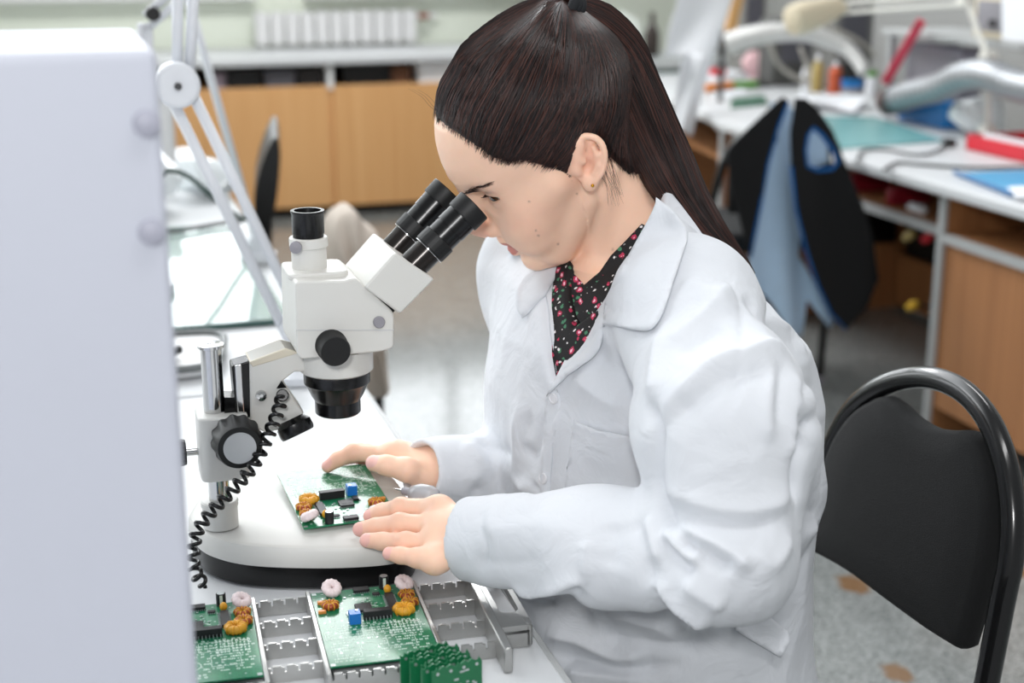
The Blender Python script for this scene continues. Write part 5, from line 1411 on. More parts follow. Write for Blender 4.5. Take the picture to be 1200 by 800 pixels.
class HB:
    """many thin tapered strands collected as one mesh"""
    def __init__(s): s.V = []; s.F = []; s.n = 0
    def strand(s, P, r0, r1, k=3, prof=None):
        P = np.asarray(P, float); m = len(P); T = np.gradient(P, axis=0); T /= np.linalg.norm(T, axis=1)[:, None]+1e-12
        a = np.cross(T, V3(.31, .52, .79)); a /= np.linalg.norm(a, axis=1)[:, None]+1e-12; b = np.cross(T, a)
        R = np.linspace(r0, r1, m) if prof is None else r0*np.asarray(prof)
        th = 2*PI*np.arange(k)/k
        ring = P[:, None]+R[:, None, None]*(np.cos(th)[None, :, None]*a[:, None]+np.sin(th)[None, :, None]*b[:, None])
        s.V.append(ring.reshape(-1, 3)); i = np.arange(m-1)[:, None]*k; j = np.arange(k)[None]; j2 = (j+1) % k
        s.F.append(np.stack([i+j, i+j2, i+k+j2, i+k+j], -1).reshape(-1, 4)+s.n); s.n += m*k
    def build(s, name, m, parent): return np_mesh(name, np.concatenate(s.V), np.concatenate(s.F), m, parent, True)
from mathutils.bvhtree import BVHTree
def bvh(Vv, F): return BVHTree.FromPolygons([tuple(map(float, p)) for p in Vv], [tuple(int(i) for i in f) for f in F])
HB_T = bvh(V1, Q1)
def onskin(p, off=0.0):
    loc, n, i, d = HB_T.find_nearest(Vector(p)); return np.array(loc)+np.array(n)*off
for s in (1, -1):
    h = HB(); rr = np.random.default_rng(4)
    for i in range(150):
        t = rr.random(); a = (.0905-.027*t**1.4, s*(.010+.036*t), .0095+.0105*math.sin(min(1, t*1.25)*PI*.60)+rr.normal()*.0013*(1-.7*t))
        p0 = onskin(HW(*a), .0003); d = HM @ V3(-.7-.2*t, s*.7, .55-.75*t+rr.normal()*.15); d /= np.linalg.norm(d)
        p1 = onskin(p0+d*.0075, .0006); h.strand([p0, (p0+p1)/2, p1], .00022, .00006)
    h.build('eyebrow', M_HAIRD, woman)
    h = HB()
    for i in range(34):
        t = i/33; y = s*(.0235+.0235*t); x = .0770-.0150*t**1.5; z = .0006-.0012*abs(t-.5)*2
        p0 = HW(x+.0006, y, z); d = HM @ V3(.75-.5*t, s*(.25+.55*t), -.10); p1 = p0+d*.0048; p2 = p0+d*.0080+HM @ V3(0, 0, .0020)
        h.strand([p0, p1, p2], .00028, .00006)
    h.build('eyelashes', M_HAIRD, woman)
p = EL(-.0225, -.0005, .0035)
MB().sphere(p, .0017, 14, 10).build('ear_stud', mat('gold', (212, 160, 50), .2, metal=1), woman, smooth=180)
# ---------------------------------------------------------------- lab coat
def cloth_mat(name, col, bump=.12):
    m = mat(name, col, .85, var=.015, vscale=8, sheen=.1)
    nt = m.node_tree; b = nt.nodes['Principled BSDF']; L = nt.links.new
    tc = nt.nodes.new('ShaderNodeTexCoord')
    n1 = nt.nodes.new('ShaderNodeTexNoise'); n1.inputs['Scale'].default_value = 26; n1.inputs['Detail'].default_value = 3; n1.inputs['Distortion'].default_value = 1.2
    n2 = nt.nodes.new('ShaderNodeTexNoise'); n2.inputs['Scale'].default_value = 1400
    L(tc.outputs['Object'], n1.inputs['Vector']); L(tc.outputs['Object'], n2.inputs['Vector'])
    b1 = nt.nodes.new('ShaderNodeBump'); b1.inputs['Strength'].default_value = .40; b1.inputs['Distance'].default_value = .006; L(n1.outputs['Fac'], b1.inputs['Height'])
    b2 = nt.nodes.new('ShaderNodeBump'); b2.inputs['Strength'].default_value = bump; b2.inputs['Distance'].default_value = .0006; L(n2.outputs['Fac'], b2.inputs['Height'])
    n3 = nt.nodes.new('ShaderNodeTexNoise'); n3.noise_type = 'RIDGED_MULTIFRACTAL'; n3.inputs['Scale'].default_value = 9; n3.inputs['Detail'].default_value = 2.5; n3.inputs['Distortion'].default_value = .4
    L(tc.outputs['Object'], n3.inputs['Vector'])
    b3 = nt.nodes.new('ShaderNodeBump'); b3.inputs['Strength'].default_value = .32; b3.inputs['Distance'].default_value = .010; L(n3.outputs['Fac'], b3.inputs['Height']); L(b1.outputs['Normal'], b3.inputs['Normal'])
    L(b3.outputs['Normal'], b2.inputs['Normal']); L(b2.outputs['Normal'], b.inputs['Normal'])
    return m
M_COAT = cloth_mat('white_cotton', (214, 217, 222))
coat = SDF()
coat.add(loft(TORSO), TC+[0, 0, .72], .42, .03)
# shoulders, sleeves
MU_L = at(852, 500, 1.245)
coat.capsule(SL+[.0, .05, .004], SL, .056, .064, .05)
coat.capsule(SL, MU_L, .065, .073, .016); coat.capsule(MU_L, ELB_L, .073, .056, .03)
CL_ = at(543, 630, 1.348); CR_ = WR+(WR-ELB_R)/np.linalg.norm(WR-ELB_R)*.026
FM_L = ELB_L*.5+WL*.5
coat.capsule(ELB_L, FM_L, .056, .047, .02); coat.capsule(FM_L, CL_+(CL_-FM_L)/np.linalg.norm(CL_-FM_L)*.02, .047, .037, .02)
coat.capsule(SR+[.02, -.05, .01], SR, .062, .068, .06)
coat.capsule(SR, ELB_R, .070, .060, .02); FM_R = ELB_R*.45+WR*.55
coat.capsule(ELB_R, FM_R, .060, .046, .02); coat.capsule(FM_R, CR_+(CR_-FM_R)/np.linalg.norm(CR_-FM_R)*.02, .046, .033, .02)
# lap and skirt
for hip, knee, ank in LEG:
    coat.capsule(hip+[0, 0, .0], hip*.25+knee*.75+[0, 0, .01], .108, .090, .06)
# collar band round the back of the neck
nk = [V3(*aty(x, y, Y)) for x, y, Y in ((726, 354, .262), (752, 310, .250), (770, 279, .254), (776, 250, .272), (767, 230, .300))]
_mir = lambda p: p-2*TL*((p-TC)@TL)
nk[0] = .12*nk[0]+.88*nk[1]
nk += [.5*(nk[-1]+_mir(nk[-1]))+V3(.012, .004, .004)]+[_mir(p) for p in nk[::-1]]
nks = smoothpath(nk, 4)
for i in range(len(nks)-1): coat.capsule(nks[i], nks[i+1], .012, .012, .02)
# cut the cuffs open
def cutcuff(C, d, r):
    d = d/np.linalg.norm(d)
    def f(p):
        q = p-C; h = q@d; rad = np.linalg.norm(q-h[:, None]*d, axis=1)
        return np.maximum(-h, rad-.07)          # everything beyond the cuff
    coat.add(f, C+d*.03, .09, .002, '-')
    coat.capsule(C-d*.035, C+d*.05, r, r, .004, '-')
cutcuff(CL_, CL_-FM_L, .0325)
cutcuff(CR_, CR_-FM_R, .0285)
# neck hole and V opening down to the blouse
lf = loft(TORSO)
def wedge(p):
    q = p-TC; y = q@TL; x = q@TF
    z0 = .872; w = np.interp(p[:, 2], [z0, .90, .94, .97, 1.0], [-.004, .016, .044, .070, .082])
    side = np.abs(y-.034)-w
    return np.maximum(np.maximum(side, -(lf(p)+.030)), -(x+.045))
coat.add(wedge, TC+[-.1, 0, .95], .22, .003, '-')
coat.capsule(HW(-.02, 0, -.02), V3(.180, .335, 1.00), .052, .059, .006, '-'); coat.capsule(V3(.180, .335, 1.00), V3(.182, .335, .975), .059, .052, .006, '-')
hcoat = .0045 if 'QUICK' in globals() else .0030
Vc, Qc = mesh_sdf(coat, (-.16, -.14, .36), (.47, .67, 1.10), hcoat, lambda P: P[:, 2] > .375)
Vc = smooth_verts(Vc, Qc, 2, .5)
CB0 = bvh(Vc, Qc)
def cast(px, py, B):
    d = ray(px, py); d = d/np.linalg.norm(d)
    loc, n, i, dist = B.ray_cast(Vector(CC), Vector(d))
    return (None, None) if loc is None else (np.array(loc), np.array(n))
# folds: lines drawn on the cloth; each lifts (+) or presses (-) the surface around it
FOLDS = [
 ([(851,320),(867,362),(870,391),(864,440),(854,482)], -.0016, .004),
 ([(773,489),(809,453),(844,425),(875,416),(903,409),(926,418)], .0045, .012),
 ([(780,500),(815,470),(848,445),(880,436),(905,430)], -.0045, .010),
 ([(785,415),(805,388),(835,362),(857,332)], .004, .011), ([(800,420),(825,395),(848,380)], -.003, .010),
 ([(909,500),(914,456),(918,424)], -.003, .006), ([(897,520),(901,470),(905,435)], .003, .007),
 ([(938,505),(944,455),(946,432)], -.003, .006), ([(926,540),(932,490),(936,440)], .003, .008),
 ([(953,452),(953,495),(941,525),(934,560),(930,590)], -.006, .007),
 ([(777,574),(795,582),(818,590),(852,598),(885,598),(912,585),(930,560)], .0042, .013),
 ([(778,592),(798,604),(822,614),(855,617),(888,616),(915,604)], -.0045, .012),
 ([(768,560),(770,577),(776,600),(790,622)], -.006, .007),
 ([(795,612),(815,625),(838,636),(862,652),(880,668)], .006, .009), ([(795,630),(816,643),(840,655),(860,670)], -.005, .008),
 ([(777,618),(790,635),(806,650),(824,656)], .006, .008), ([(772,628),(786,648),(800,662),(818,670)], -.005, .007),
 ([(744,606),(750,628),(757,660),(768,684)], -.004, .009), ([(757,604),(764,630),(772,660)], .004, .009),
 ([(770,676),(785,698),(810,715),(836,731)], .006, .010), ([(764,688),(780,712),(800,728)], -.004, .009), ([(800,680),(825,697),(850,712)], .004, .011),
 ([(600,684),(620,689),(642,688),(665,683),(686,678)], .005, .007), ([(605,698),(642,708),(672,696),(690,686)], -.005, .008),
 ([(690,690),(699,713),(735,724),(768,733),(804,733),(840,735)], .004, .009),
 ([(687,632),(686,655),(688,676)], .002, .006), ([(716,610),(720,640),(716,668)], -.002, .012),
 ([(760,470),(769,500),(768,540),(766,575)], -.007, .008),
 ([(612,470),(610,520),(616,570),(622,600)], .004, .010), ([(624,480),(622,530),(630,590)], -.004, .007),
 ([(660,470),(645,520),(640,570),(640,610)], .002, .006), ([(650,466),(636,510),(632,570),(633,606)], -.0025, .004),
 ([(700,410),(730,440),(752,470)], -.003, .014), ([(672,440),(700,462),(735,478)], .003, .014),
 ([(800,330),(830,345),(855,370)], .003, .012), ([(780,390),(772,430),(768,470)], .004, .012),
 ([(540,520),(560,540),(590,548)], .004, .010), ([(520,530),(535,556),(560,575),(600,585)], -.003, .010), ([(560,515),(585,528),(606,530)], -.003, .008), ([(500,545),(530,560),(560,560)], .003,.008),
 ([(560,615),(590,622),(630,618),(680,625)], .0025, .014), ([(550,655),(590,660),(640,655)], -.0025, .014),
 ([(566,600),(572,640),(565,672)], -.002, .004),
 ([(640,745),(680,752),(720,770),(760,765)], .007, .012), ([(650,765),(690,775),(730,785),(800,778)], -.006, .010), ([(660,790),(700,792),(760,795)], .006, .010), ([(700,745),(740,752),(790,757),(840,752)], -.005, .010),
 ([(965,470),(962,540),(948,620),(930,690)], .003, .012), ([(940,560),(950,600),(940,660),(925,700)], -.003, .010),
 ([(880,640),(900,660),(915,650),(925,620)], .003, .010), ([(870,345),(900,375),(925,400)], -.003, .012), ([(890,350),(920,385),(945,420)], .003, .010),
]
N0_ = vnormals(Vc, Qc); disp = np.zeros(len(Vc))
for px, amp, wd in FOLDS:
    pts = [cast(x, y, CB0)[0] for x, y in px]; pts = [p for p in pts if p is not None]
    if len(pts) < 2: continue
    pts = smoothpath(pts, 5); best = np.full(len(Vc), 9.); tt = np.zeros(len(Vc))
    lo, hi = np.min(pts, 0)-wd*3, np.max(pts, 0)+wd*3; sel = np.where(((Vc > lo) & (Vc < hi)).all(1))[0]
    if not len(sel): continue
    P = Vc[sel]; bd = np.full(len(sel), 9.); bt = np.zeros(len(sel)); n = len(pts)-1
    for i in range(n):
        a, b_ = pts[i], pts[i+1]; ab = b_-a; h = np.clip(((P-a)@ab)/(ab@ab+1e-12), 0, 1)
        d = np.linalg.norm(P-a-h[:, None]*ab, axis=1); m = d < bd; bd[m] = d[m]; bt[m] = (i+h[m])/n
    taper = np.clip(np.minimum(bt, 1-bt)*5+.15, 0, 1)
    disp[sel] += 2.1*amp*np.exp(-(bd/wd)**1.25)*taper
from mathutils import noise as mnoise
nz = np.array([mnoise.noise(Vector((p[0]*22, p[1]*22, p[2]*9))) + .5*mnoise.noise(Vector((p[0]*48+p[2]*30, p[1]*48, p[2]*24+5))) for p in Vc])
vz = np.array([mnoise.voronoi(Vector((p[0]*13+3*p[1], p[1]*11, p[2]*8-3*p[0])))[0][0] for p in Vc])
disp += .0008*nz+.0095*(vz-.4)
lim = np.minimum(np.linalg.norm(Vc-CL_, axis=1), np.linalg.norm(Vc-CR_, axis=1)); disp *= np.clip((lim-.03)/.03, .1, 1)
Vc = Vc+N0_*disp[:, None]
Vc = smooth_verts(Vc, Qc, 1, .35)
lab = np_mesh('lab_coat', Vc, Qc, M_COAT, woman, True)
CB = bvh(Vc, Qc)
NC_ = vnormals(Vc, Qc)
def patch(name, poly, m, parent, off=.003, thick=.0016, step=5.0, lift=None, B=None, smooth_it=6, tmin=0, tmax=9):
    """flat cloth piece (pocket, lapel, tab) laid on the coat; outline given on the visible side"""
    from mathutils.geometry import delaunay_2d_cdt
    poly = [(float(a), float(b)) for a, b in poly]
    rs = []
    for i in range(len(poly)):
        a, b_ = np.array(poly[i]), np.array(poly[(i+1) % len(poly)]); k = max(1, int(np.linalg.norm(b_-a)/step)); rs += [tuple(a+(b_-a)*j/k) for j in range(k)]
    def ins(p, pl=poly):
        c = False
        for i in range(len(pl)):
            a, b_ = pl[i], pl[i-1]
            if (a[1] > p[1]) != (b_[1] > p[1]) and p[0] < (b_[0]-a[0])*(p[1]-a[1])/(b_[1]-a[1])+a[0]: c = not c
        return c
    vin = [Vector(p) for p in rs]; n0 = len(vin)
    xs, ys = [p[0] for p in poly], [p[1] for p in poly]
    y = min(ys)
    while y < max(ys):
        x = min(xs)
        while x < max(xs):
            if ins((x, y)) and min((x-q[0])**2+(y-q[1])**2 for q in rs) > (step*.5)**2: vin.append(Vector((x, y)))
            x += step
        y += step
    vo, e, f, ov, *_ = delaunay_2d_cdt(vin, [(i, (i+1) % n0) for i in range(n0)], [], 0, 1e-4)
    F = [tuple(t) for t in f if ins(sum((vo[i] for i in t), Vector((0, 0)))/len(t))]
    T_ = np.full(len(vo), np.nan); Nn = np.zeros((len(vo), 3))
    for i, p in enumerate(vo):
        L_, n = cast(p[0], p[1], B or CB)
        if L_ is not None and tmin < (L_-CC)@FW < tmax: T_[i] = (L_-CC)@FW
    ok = ~np.isnan(T_); T_[~ok] = np.nanmedian(T_)
    for i in np.where(~ok)[0]:
        k = np.argmin([(vo[i]-vo[j]).length if ok[j] else 1e9 for j in range(len(vo))]); T_[i] = T_[k]
    nb = [set() for _ in vo]
    for t in F:
        for a in t:
            nb[a] |= set(t)-{a}
    for _ in range(smooth_it):
        T2 = T_.copy()
        for i in range(len(vo)):
            if nb[i]: T2[i] = .5*T_[i]+.5*np.mean([T_[j] for j in nb[i]])
        T_ = np.minimum(T2, T_+.004)
    V = []
    for i, p in enumerate(vo):
        q = at(p[0], p[1], T_[i]); d = (CC-q)/np.linalg.norm(CC-q); o = off
        if lift: o += lift(p[0], p[1])
        V.append(tuple(q+d*o))
    ob = MB().add(V, F).build(name, m, parent, smooth=180, fixn=False)
    me = ob.data
    nrm = np.mean([me.polygons[i].normal for i in range(len(me.polygons))], 0)
    if np.dot(nrm, CC-np.mean(V, 0)) < 0: me.flip_normals()
    md = ob.modifiers.new('solid', 'SOLIDIFY'); md.thickness = thick; md.offset = -1
    return ob
def edge_lift(line, h, w):
    """lift along an outline so that the piece stands off and casts a small shadow"""
    L_ = [np.array(p, float) for p in line]
    def f(x, y):
        p = np.array([x, y]); d = 1e9
        for i in range(len(L_)-1):
            a, b_ = L_[i], L_[i+1]; ab = b_-a; t = np.clip(((p-a)@ab)/(ab@ab), 0, 1); d = min(d, np.linalg.norm(p-a-t*ab))
        return h*math.exp(-(d/w)**2)
    return f
def sp2(pts, n=5): return [tuple(p[:2]) for p in smoothpath([(*p, 0) for p in pts], n)]
# far side front edge and collar
far_col = sp2([(668, 288), (652, 300), (633, 312), (615, 324), (605, 342), (606, 362), (612, 372)])+sp2([(620, 366), (632, 352), (640, 345)])+sp2([(648, 330), (662, 312)])
patch('far_collar', far_col, M_COAT, lab, .006, tmax=1.62, lift=edge_lift([(605, 342), (606, 362), (612, 372)], .004, 10))
far_lap = [(640, 345), (643, 360), (646, 390), (650, 420), (652, 437), (664, 417), (663, 400), (662, 370), (661, 340), (662, 314), (650, 328)]
patch('far_lapel', far_lap, M_COAT, lab, .005)
lapel = [(664, 417), (684, 386), (709, 350), (716, 352), (707, 382)]+sp2([(706, 383), (704, 402), (697, 416), (680, 429), (664, 440)])+[(648, 456), (640, 464)]
patch('lapel', lapel, M_COAT, lab, .0045, lift=edge_lift([(706, 383), (704, 402), (697, 416), (680, 429), (648, 456)], .005, 9))
col_out = sp2([(757, 222), (785, 244), (803, 264), (806, 278), (797, 305), (783, 348), (773, 372), (762, 385), (748, 387), (728, 383), (706, 381)])
near_col = sp2([(709, 350), (722, 325), (736, 299), (754, 267), (763, 250), (768, 238)], 4)+col_out[2:]
patch('collar', near_col, M_COAT, lab, .007, .002, tmax=1.47, lift=edge_lift(col_out[6:], .006, 12))
# the collar's fall behind the neck
pth = smoothpath(nk[2:], 5); cn = np.mean(nk, 0); Gc = []
for i, p in enumerate(pth):
    o_ = p-cn; o_[2] = 0; o_ /= np.linalg.norm(o_)
    def onc(q, off):
        L_, n, *_r = CB.find_nearest(Vector(q)); return np.array(L_)+np.array(n)*off
    fall = .058*min(1, (len(pth)-i)/6)
    row = [p-o_*.004+V3(0, 0, .004), p+o_*.001+V3(0, 0, .0165), p+o_*.012+V3(0, 0, .0150), onc(p+o_*(.45*fall+.012)-V3(0, 0, .006), .010), onc(p+o_*(fall+.014)-V3(0, 0, .026), .006)]
    Gc.append(smoothpath(row, 3))
MB().grid(np.array(Gc)).build('back_collar', M_COAT, lab, smooth=180, solid=.002)
# chest pocket, placket, cuffs' stitching, back tab
pk = [(672, 493), (700, 505), (757, 515), (756, 540), (748, 607), (700, 607), (664, 603), (662, 570)]
patch('chest_pocket', pk, M_COAT, lab, .006, .0018, tmin=1.31, lift=edge_lift([(672, 493), (700, 505), (757, 515)], .002, 6))
patch('placket', [(640, 464), (652, 456), (658, 470), (648, 520), (645, 560), (646, 604), (634, 604), (633, 560), (636, 510)], M_COAT, lab, .0045, .0014, tmin=1.34)
for (x, y) in ((652, 466), (640, 560)):
    p, n = cast(x, y, CB)
    b_ = MB().lathe([(0, 0), (.0055, 0), (.006, .001), (.0055, .002), (.004, .0022), (.0035, .0016), (0, .0016)], p+n*.0035, n, 20).build('button', mat('pearl_button', (222, 222, 226), .25, coat=.4), lab)
tabp = [(866, 708), (876, 702), (925, 740), (926, 752), (915, 770), (862, 738)]
patch('back_tab', tabp, M_COAT, lab, .006, .002, tmin=1.25, lift=edge_lift([(862, 738), (915, 770), (926, 752)], .006, 8))
# blouse under the coat
blouse = SDF()
blouse.add(lambda p: lf(p)+.008, TC+[0, 0, .9], .3, .01)
def vneck(p):
    q = p-TC; y = q@TL; x = q@TF
    w = np.interp(p[:, 2], [.925, .945, .965, 1.0], [-.003, .018, .036, .055])
    return np.maximum(np.abs(y-.034)-w, -(x-.0))
blouse.add(vneck, TC+[-.1, 0, .97], .2, .003, '-')
blouse.capsule(HW(-.02, 0, -.02), V3(.165, .335, .99), .053, .0565, .004, '-')
Vbl, Qbl = mesh_sdf(blouse, (0, .15, .80), (.30, .50, 1.02), .004 if 'QUICK' in globals() else .0022)
def floral():
    m = bpy.data.materials.new('floral_print'); m.use_nodes = True; nt = m.node_tree; b = nt.nodes['Principled BSDF']; L = nt.links.new
    tc = nt.nodes.new('ShaderNodeTexCoord')
    last = None
    col = rgb(20, 18, 20)
    rgbn = nt.nodes.new('ShaderNodeRGB'); rgbn.outputs[0].default_value = col; last = rgbn.outputs[0]
    for sc_, th0, th1, c, off in ((125, .26, .30, (70, 128, 96), .3), (100, .30, .36, (188, 48, 84), 0), (100, .15, .20, (240, 190, 206), 0), (160, .20, .25, (232, 226, 226), .7)):
        v = nt.nodes.new('ShaderNodeTexVoronoi'); v.inputs['Scale'].default_value = sc_
        mp = nt.nodes.new('ShaderNodeMapping'); mp.inputs['Location'].default_value = (off, off*2, off)
        nz = nt.nodes.new('ShaderNodeTexNoise'); nz.inputs['Scale'].default_value = 220
        ad = nt.nodes.new('ShaderNodeVectorMath'); ad.operation = 'MULTIPLY_ADD'; ad.inputs[1].default_value = (.006,)*3
        L(tc.outputs['Object'], nz.inputs['Vector']); L(nz.outputs['Color'], ad.inputs[0]); L(tc.outputs['Object'], ad.inputs[2])
        L(ad.outputs['Vector'], mp.inputs['Vector']); L(mp.outputs['Vector'], v.inputs['Vector'])
        sp = nt.nodes.new('ShaderNodeSeparateColor'); L(v.outputs['Color'], sp.inputs['Color'])
        gt = nt.nodes.new('ShaderNodeMath'); gt.operation = 'GREATER_THAN'; gt.inputs[1].default_value = .45; L(sp.outputs[0], gt.inputs[0])
        mr = nt.nodes.new('ShaderNodeMapRange'); mr.inputs['From Min'].default_value = th0; mr.inputs['From Max'].default_value = th1; mr.inputs['To Min'].default_value = 1; mr.inputs['To Max'].default_value = 0
        L(v.outputs['Distance'], mr.inputs['Value'])
        mu = nt.nodes.new('ShaderNodeMath'); mu.operation = 'MULTIPLY'; L(mr.outputs['Result'], mu.inputs[0]); L(gt.outputs[0], mu.inputs[1])
        mx = nt.nodes.new('ShaderNodeMix'); mx.data_type = 'RGBA'; L(mu.outputs[0], mx.inputs['Factor']); L(last, mx.inputs['A']); mx.inputs['B'].default_value = rgb(*c); last = mx.outputs['Result']
    L(last, b.inputs['Base Color']); b.inputs['Roughness'].default_value = .8
    return m
bo = np_mesh('blouse', Vbl, Qbl, floral(), woman, True)
M_FLOR = bpy.data.materials['floral_print']
patch('blouse_collar', [(669, 318), (674, 322), (684, 334), (703, 318), (716, 299), (734, 281), (752, 262), (764, 268), (746, 304), (722, 348), (700, 376), (688, 390), (676, 372), (670, 345)], M_FLOR, bo, .0105, .0016, B=HB_T, smooth_it=10, tmin=1.30, tmax=1.52)
bo['label'] = 'black blouse with small pink and white flowers'
# trousers over the legs
tr = SDF()
for hip, knee, ank in LEG: tr.chain([hip, knee, ank+[0, 0, .04]], [.096, .068, .05], .03)
Vt, Qt = mesh_sdf(tr, (-.30, .05, .05), (.40, .62, .62), .009)
np_mesh('trousers', Vt, Qt, mat('dark_trousers', (40, 42, 50), .9), woman, True)
sh = SDF()
for hip, knee, ank in LEG: sh.capsule(ank+V3(.01, 0, -.045), ank+V3(-.15, 0, -.058), .042, .034, .02)
Vt, Qt = mesh_sdf(sh, (-.36, .05, -.02), (.05, .62, .12), .006, lambda P: P[:, 2] > .001)
np_mesh('shoes', Vt, Qt, M_BLACK, woman, True)
# ---------------------------------------------------------------- hair
def hair_mat():
    m = bpy.data.materials.new('dark_brown_hair'); m.use_nodes = True; nt = m.node_tree; b = nt.nodes['Principled BSDF']; L = nt.links.new
    a = nt.nodes.new('ShaderNodeAttribute'); a.attribute_name = 'tint'; L(a.outputs['Color'], b.inputs['Base Color'])
    b.inputs['Roughness'].default_value = .36; b.inputs['Specular IOR Level'].default_value = .55
    return m
M_HAIR = hair_mat()
SK = V3(-.016, 0, .026)
skull = SDF(); skull.add(face, HW(.01, 0, -.01), .15, .01); skull.ell(HW(-.016, 0, .030), (.096, .0755, .070), HM, k=.03)
skull.capsule(N0, N1, .0500, .0535, .025)
def srad(D):
    """distance from the skull centre to the skin along local directions"""
    D = D/np.linalg.norm(D, axis=1)[:, None]; lo = np.full(len(D), .03); hi = np.full(len(D), .17); W = D @ HM.T; c = HW(*SK)
    for _ in range(18):
        mid = (lo+hi)/2; d = skull.ev((c+W*mid[:, None])[None])[0]; lo = np.where(d < 0, mid, lo); hi = np.where(d < 0, hi, mid)
    return (lo+hi)/2
# hairline seen from the side in head coordinates (forward, up), from the brow round the ear to the nape
HLINE = [(.0720, .0840), (.0665, .0775), (.0600, .0620), (.0530, .0410), (.0420, .0300), (.0300, .0235), (.0200, .0080), (.0125, -.0130), (.0095, -.0150), (.0085, .0030), (.0060, .0160), (-.0090, .0280), (-.0310, .0200), (-.0400, -.0060), (-.0420, -.0300), (-.0440, -.0520), (-.0520, -.0720), (-.0680, -.0860), (-.0950, -.0950), (-.14, -.09), (-.14, .2), (.08, .2)]
def inpoly(x, z, pl):
    c = np.zeros(len(x), bool)
    for i in range(len(pl)):
        a, b_ = pl[i], pl[i-1]
        with np.errstate(divide='ignore', invalid='ignore'):
            m = ((a[1] > z) != (b_[1] > z)) & (x < (b_[0]-a[0])*(z-a[1])/(b_[1]-a[1]+1e-15)+a[0])
        c ^= m
    return c
def hl_dist(x, z):
    d = np.full(len(x), 9.); P = np.stack([x, z], 1)
    for i in range(17):
        a, b_ = np.array(HLINE[i]), np.array(HLINE[i+1]); ab = b_-a; t = np.clip(((P-a)@ab)/(ab@ab), 0, 1); d = np.minimum(d, np.linalg.norm(P-a-t[:, None]*ab, axis=1))
    return d
nu, nv = 220, 150
th = np.linspace(0, PI, nv); ph = np.linspace(0, 2*PI, nu, endpoint=False)
TT, PP = np.meshgrid(th, ph, indexing='ij')
D = np.stack([np.sin(TT)*np.cos(PP), np.sin(TT)*np.sin(PP), np.cos(TT)], -1).reshape(-1, 3)
Rr = srad(D); Pl = SK+D*Rr[:, None]
ins_ = inpoly(Pl[:, 0], Pl[:, 2], HLINE); hd = hl_dist(Pl[:, 0], Pl[:, 2])
def hair_off(hd_): return .0010+.0055*np.clip(hd_/.03, 0, 1)**.7
Pc = SK+D*(Rr+np.where(ins_, hair_off(hd)-.0010, -.004))[:, None]
ii = np.arange(nv*nu).reshape(nv, nu)
Fq = np.stack([ii[:-1], ii[1:], np.roll(ii, -1, 1)[1:], np.roll(ii, -1, 1)[:-1]], -1).reshape(-1, 4)
Fq = Fq[(ins_ | (hd < .004))[Fq].all(1)]
HWv = lambda P: HO+np.asarray(P) @ HM.T
dark = np.array(rgb(22, 15, 14)[:3])
hair = np_mesh('hair', HWv(Pc), Fq, M_HAIR, woman, True, np.tile(dark, (len(Pc), 1)))
hair['label'] = 'dark brown hair pulled back tight'
rr = np.random.default_rng(21)
class HBC(HB):
    def __init__(s): super().__init__(); s.C = []
    def strand(s, P, r0, r1, col, k=3, prof=None):
        n0 = s.n; HB.strand(s, P, r0, r1, k, prof); s.C.append(np.tile(col, (s.n-n0, 1)))
    def build(s, name, m, parent): return np_mesh(name, np.concatenate(s.V), np.concatenate(s.F), m, parent, True, np.concatenate(s.C))
def tintc(red=.0):
    b = np.array(rgb(27, 18, 17)[:3]) if rr.random() > .30 else np.array(rgb(70, 42, 34)[:3])
    return b*rr.uniform(.6, 1.35)*np.array([1+red, 1, 1])
td = V3(-.715, .06, .69); td /= np.linalg.norm(td)
Rtd = srad(td[None])[0]; tR = Rtd+.007; TIEW = HO+HM @ (SK+td*tR)
cand = D[ins_]; 
def strand_path(d0, ofs, n=16, wig=0):
    d0 = d0/np.linalg.norm(d0); w = math.acos(np.clip(d0@td, -1, 1)); s = np.linspace(0, 1, n)
    if w < .05: return None
    a = np.sin((1-s)*w)/math.sin(w); b = np.sin(s*w)/math.sin(w); dd = a[:, None]*d0+b[:, None]*td
    if d0[0] > 0: dd = dd-np.outer(np.sin(s*PI)*np.clip(d0[0]*1.2, 0, .42)*max(0, 1-max(0, d0[2])), V3(.35, 0, 1))*.55
    if wig:
        pr = np.cross(d0, td); dd = dd+pr[None]*(wig*np.sin(s*PI))[:, None]
    return dd
NH = 900 if 'QUICK' in globals() else 5200
# sample starts: two thirds along the hairline, the rest over the scalp
starts = []
line = smoothpath([(*p, 0) for p in HLINE[:19]], 10); line = np.array(line)[:, :2]
for i in range(NH):
    s = 1 if rr.random() < .72 else -1
    if rr.random() < .62:
        p = line[rr.integers(len(line))]+rr.normal(size=2)*.0021; x, z = p
        # find the skin point with this side view: search over directions
        starts.append(('l', x, z, s))
    else:
        starts.append(('d', cand[rr.integers(len(cand))], 0, s))
# table of skin points for lookup
key_pts = Pl; 
from mathutils.kdtree import KDTree
kd = {}
for s in (1, -1):
    sel = np.where((D[:, 1]*s > -.02))[0]; t = KDTree(len(sel))
    for k_, i in enumerate(sel): t.insert((Pl[i, 0], Pl[i, 2], 0), int(i))
    t.balance(); kd[s] = t
dirs = []
for st in starts:
    if st[0] == 'l':
        _, idx, _ = kd[st[3]].find((st[1], st[2], 0)); d0 = Pl[idx]-SK
        if abs(Pl[idx, 0]-st[1])+abs(Pl[idx, 2]-st[2]) > .006: continue
        dirs.append(d0+rr.normal(size=3)*.0006)
    else: dirs.append(st[1])
h = HBC(); allD = []; meta = []
for d0 in dirs:
    dd = strand_path(np.asarray(d0), 0, 16, rr.normal()*.05)
    if dd is not None: allD.append(dd); meta.append(rr.random())
allD = np.array(allD); R_ = srad(allD.reshape(-1, 3)).reshape(allD.shape[:2])
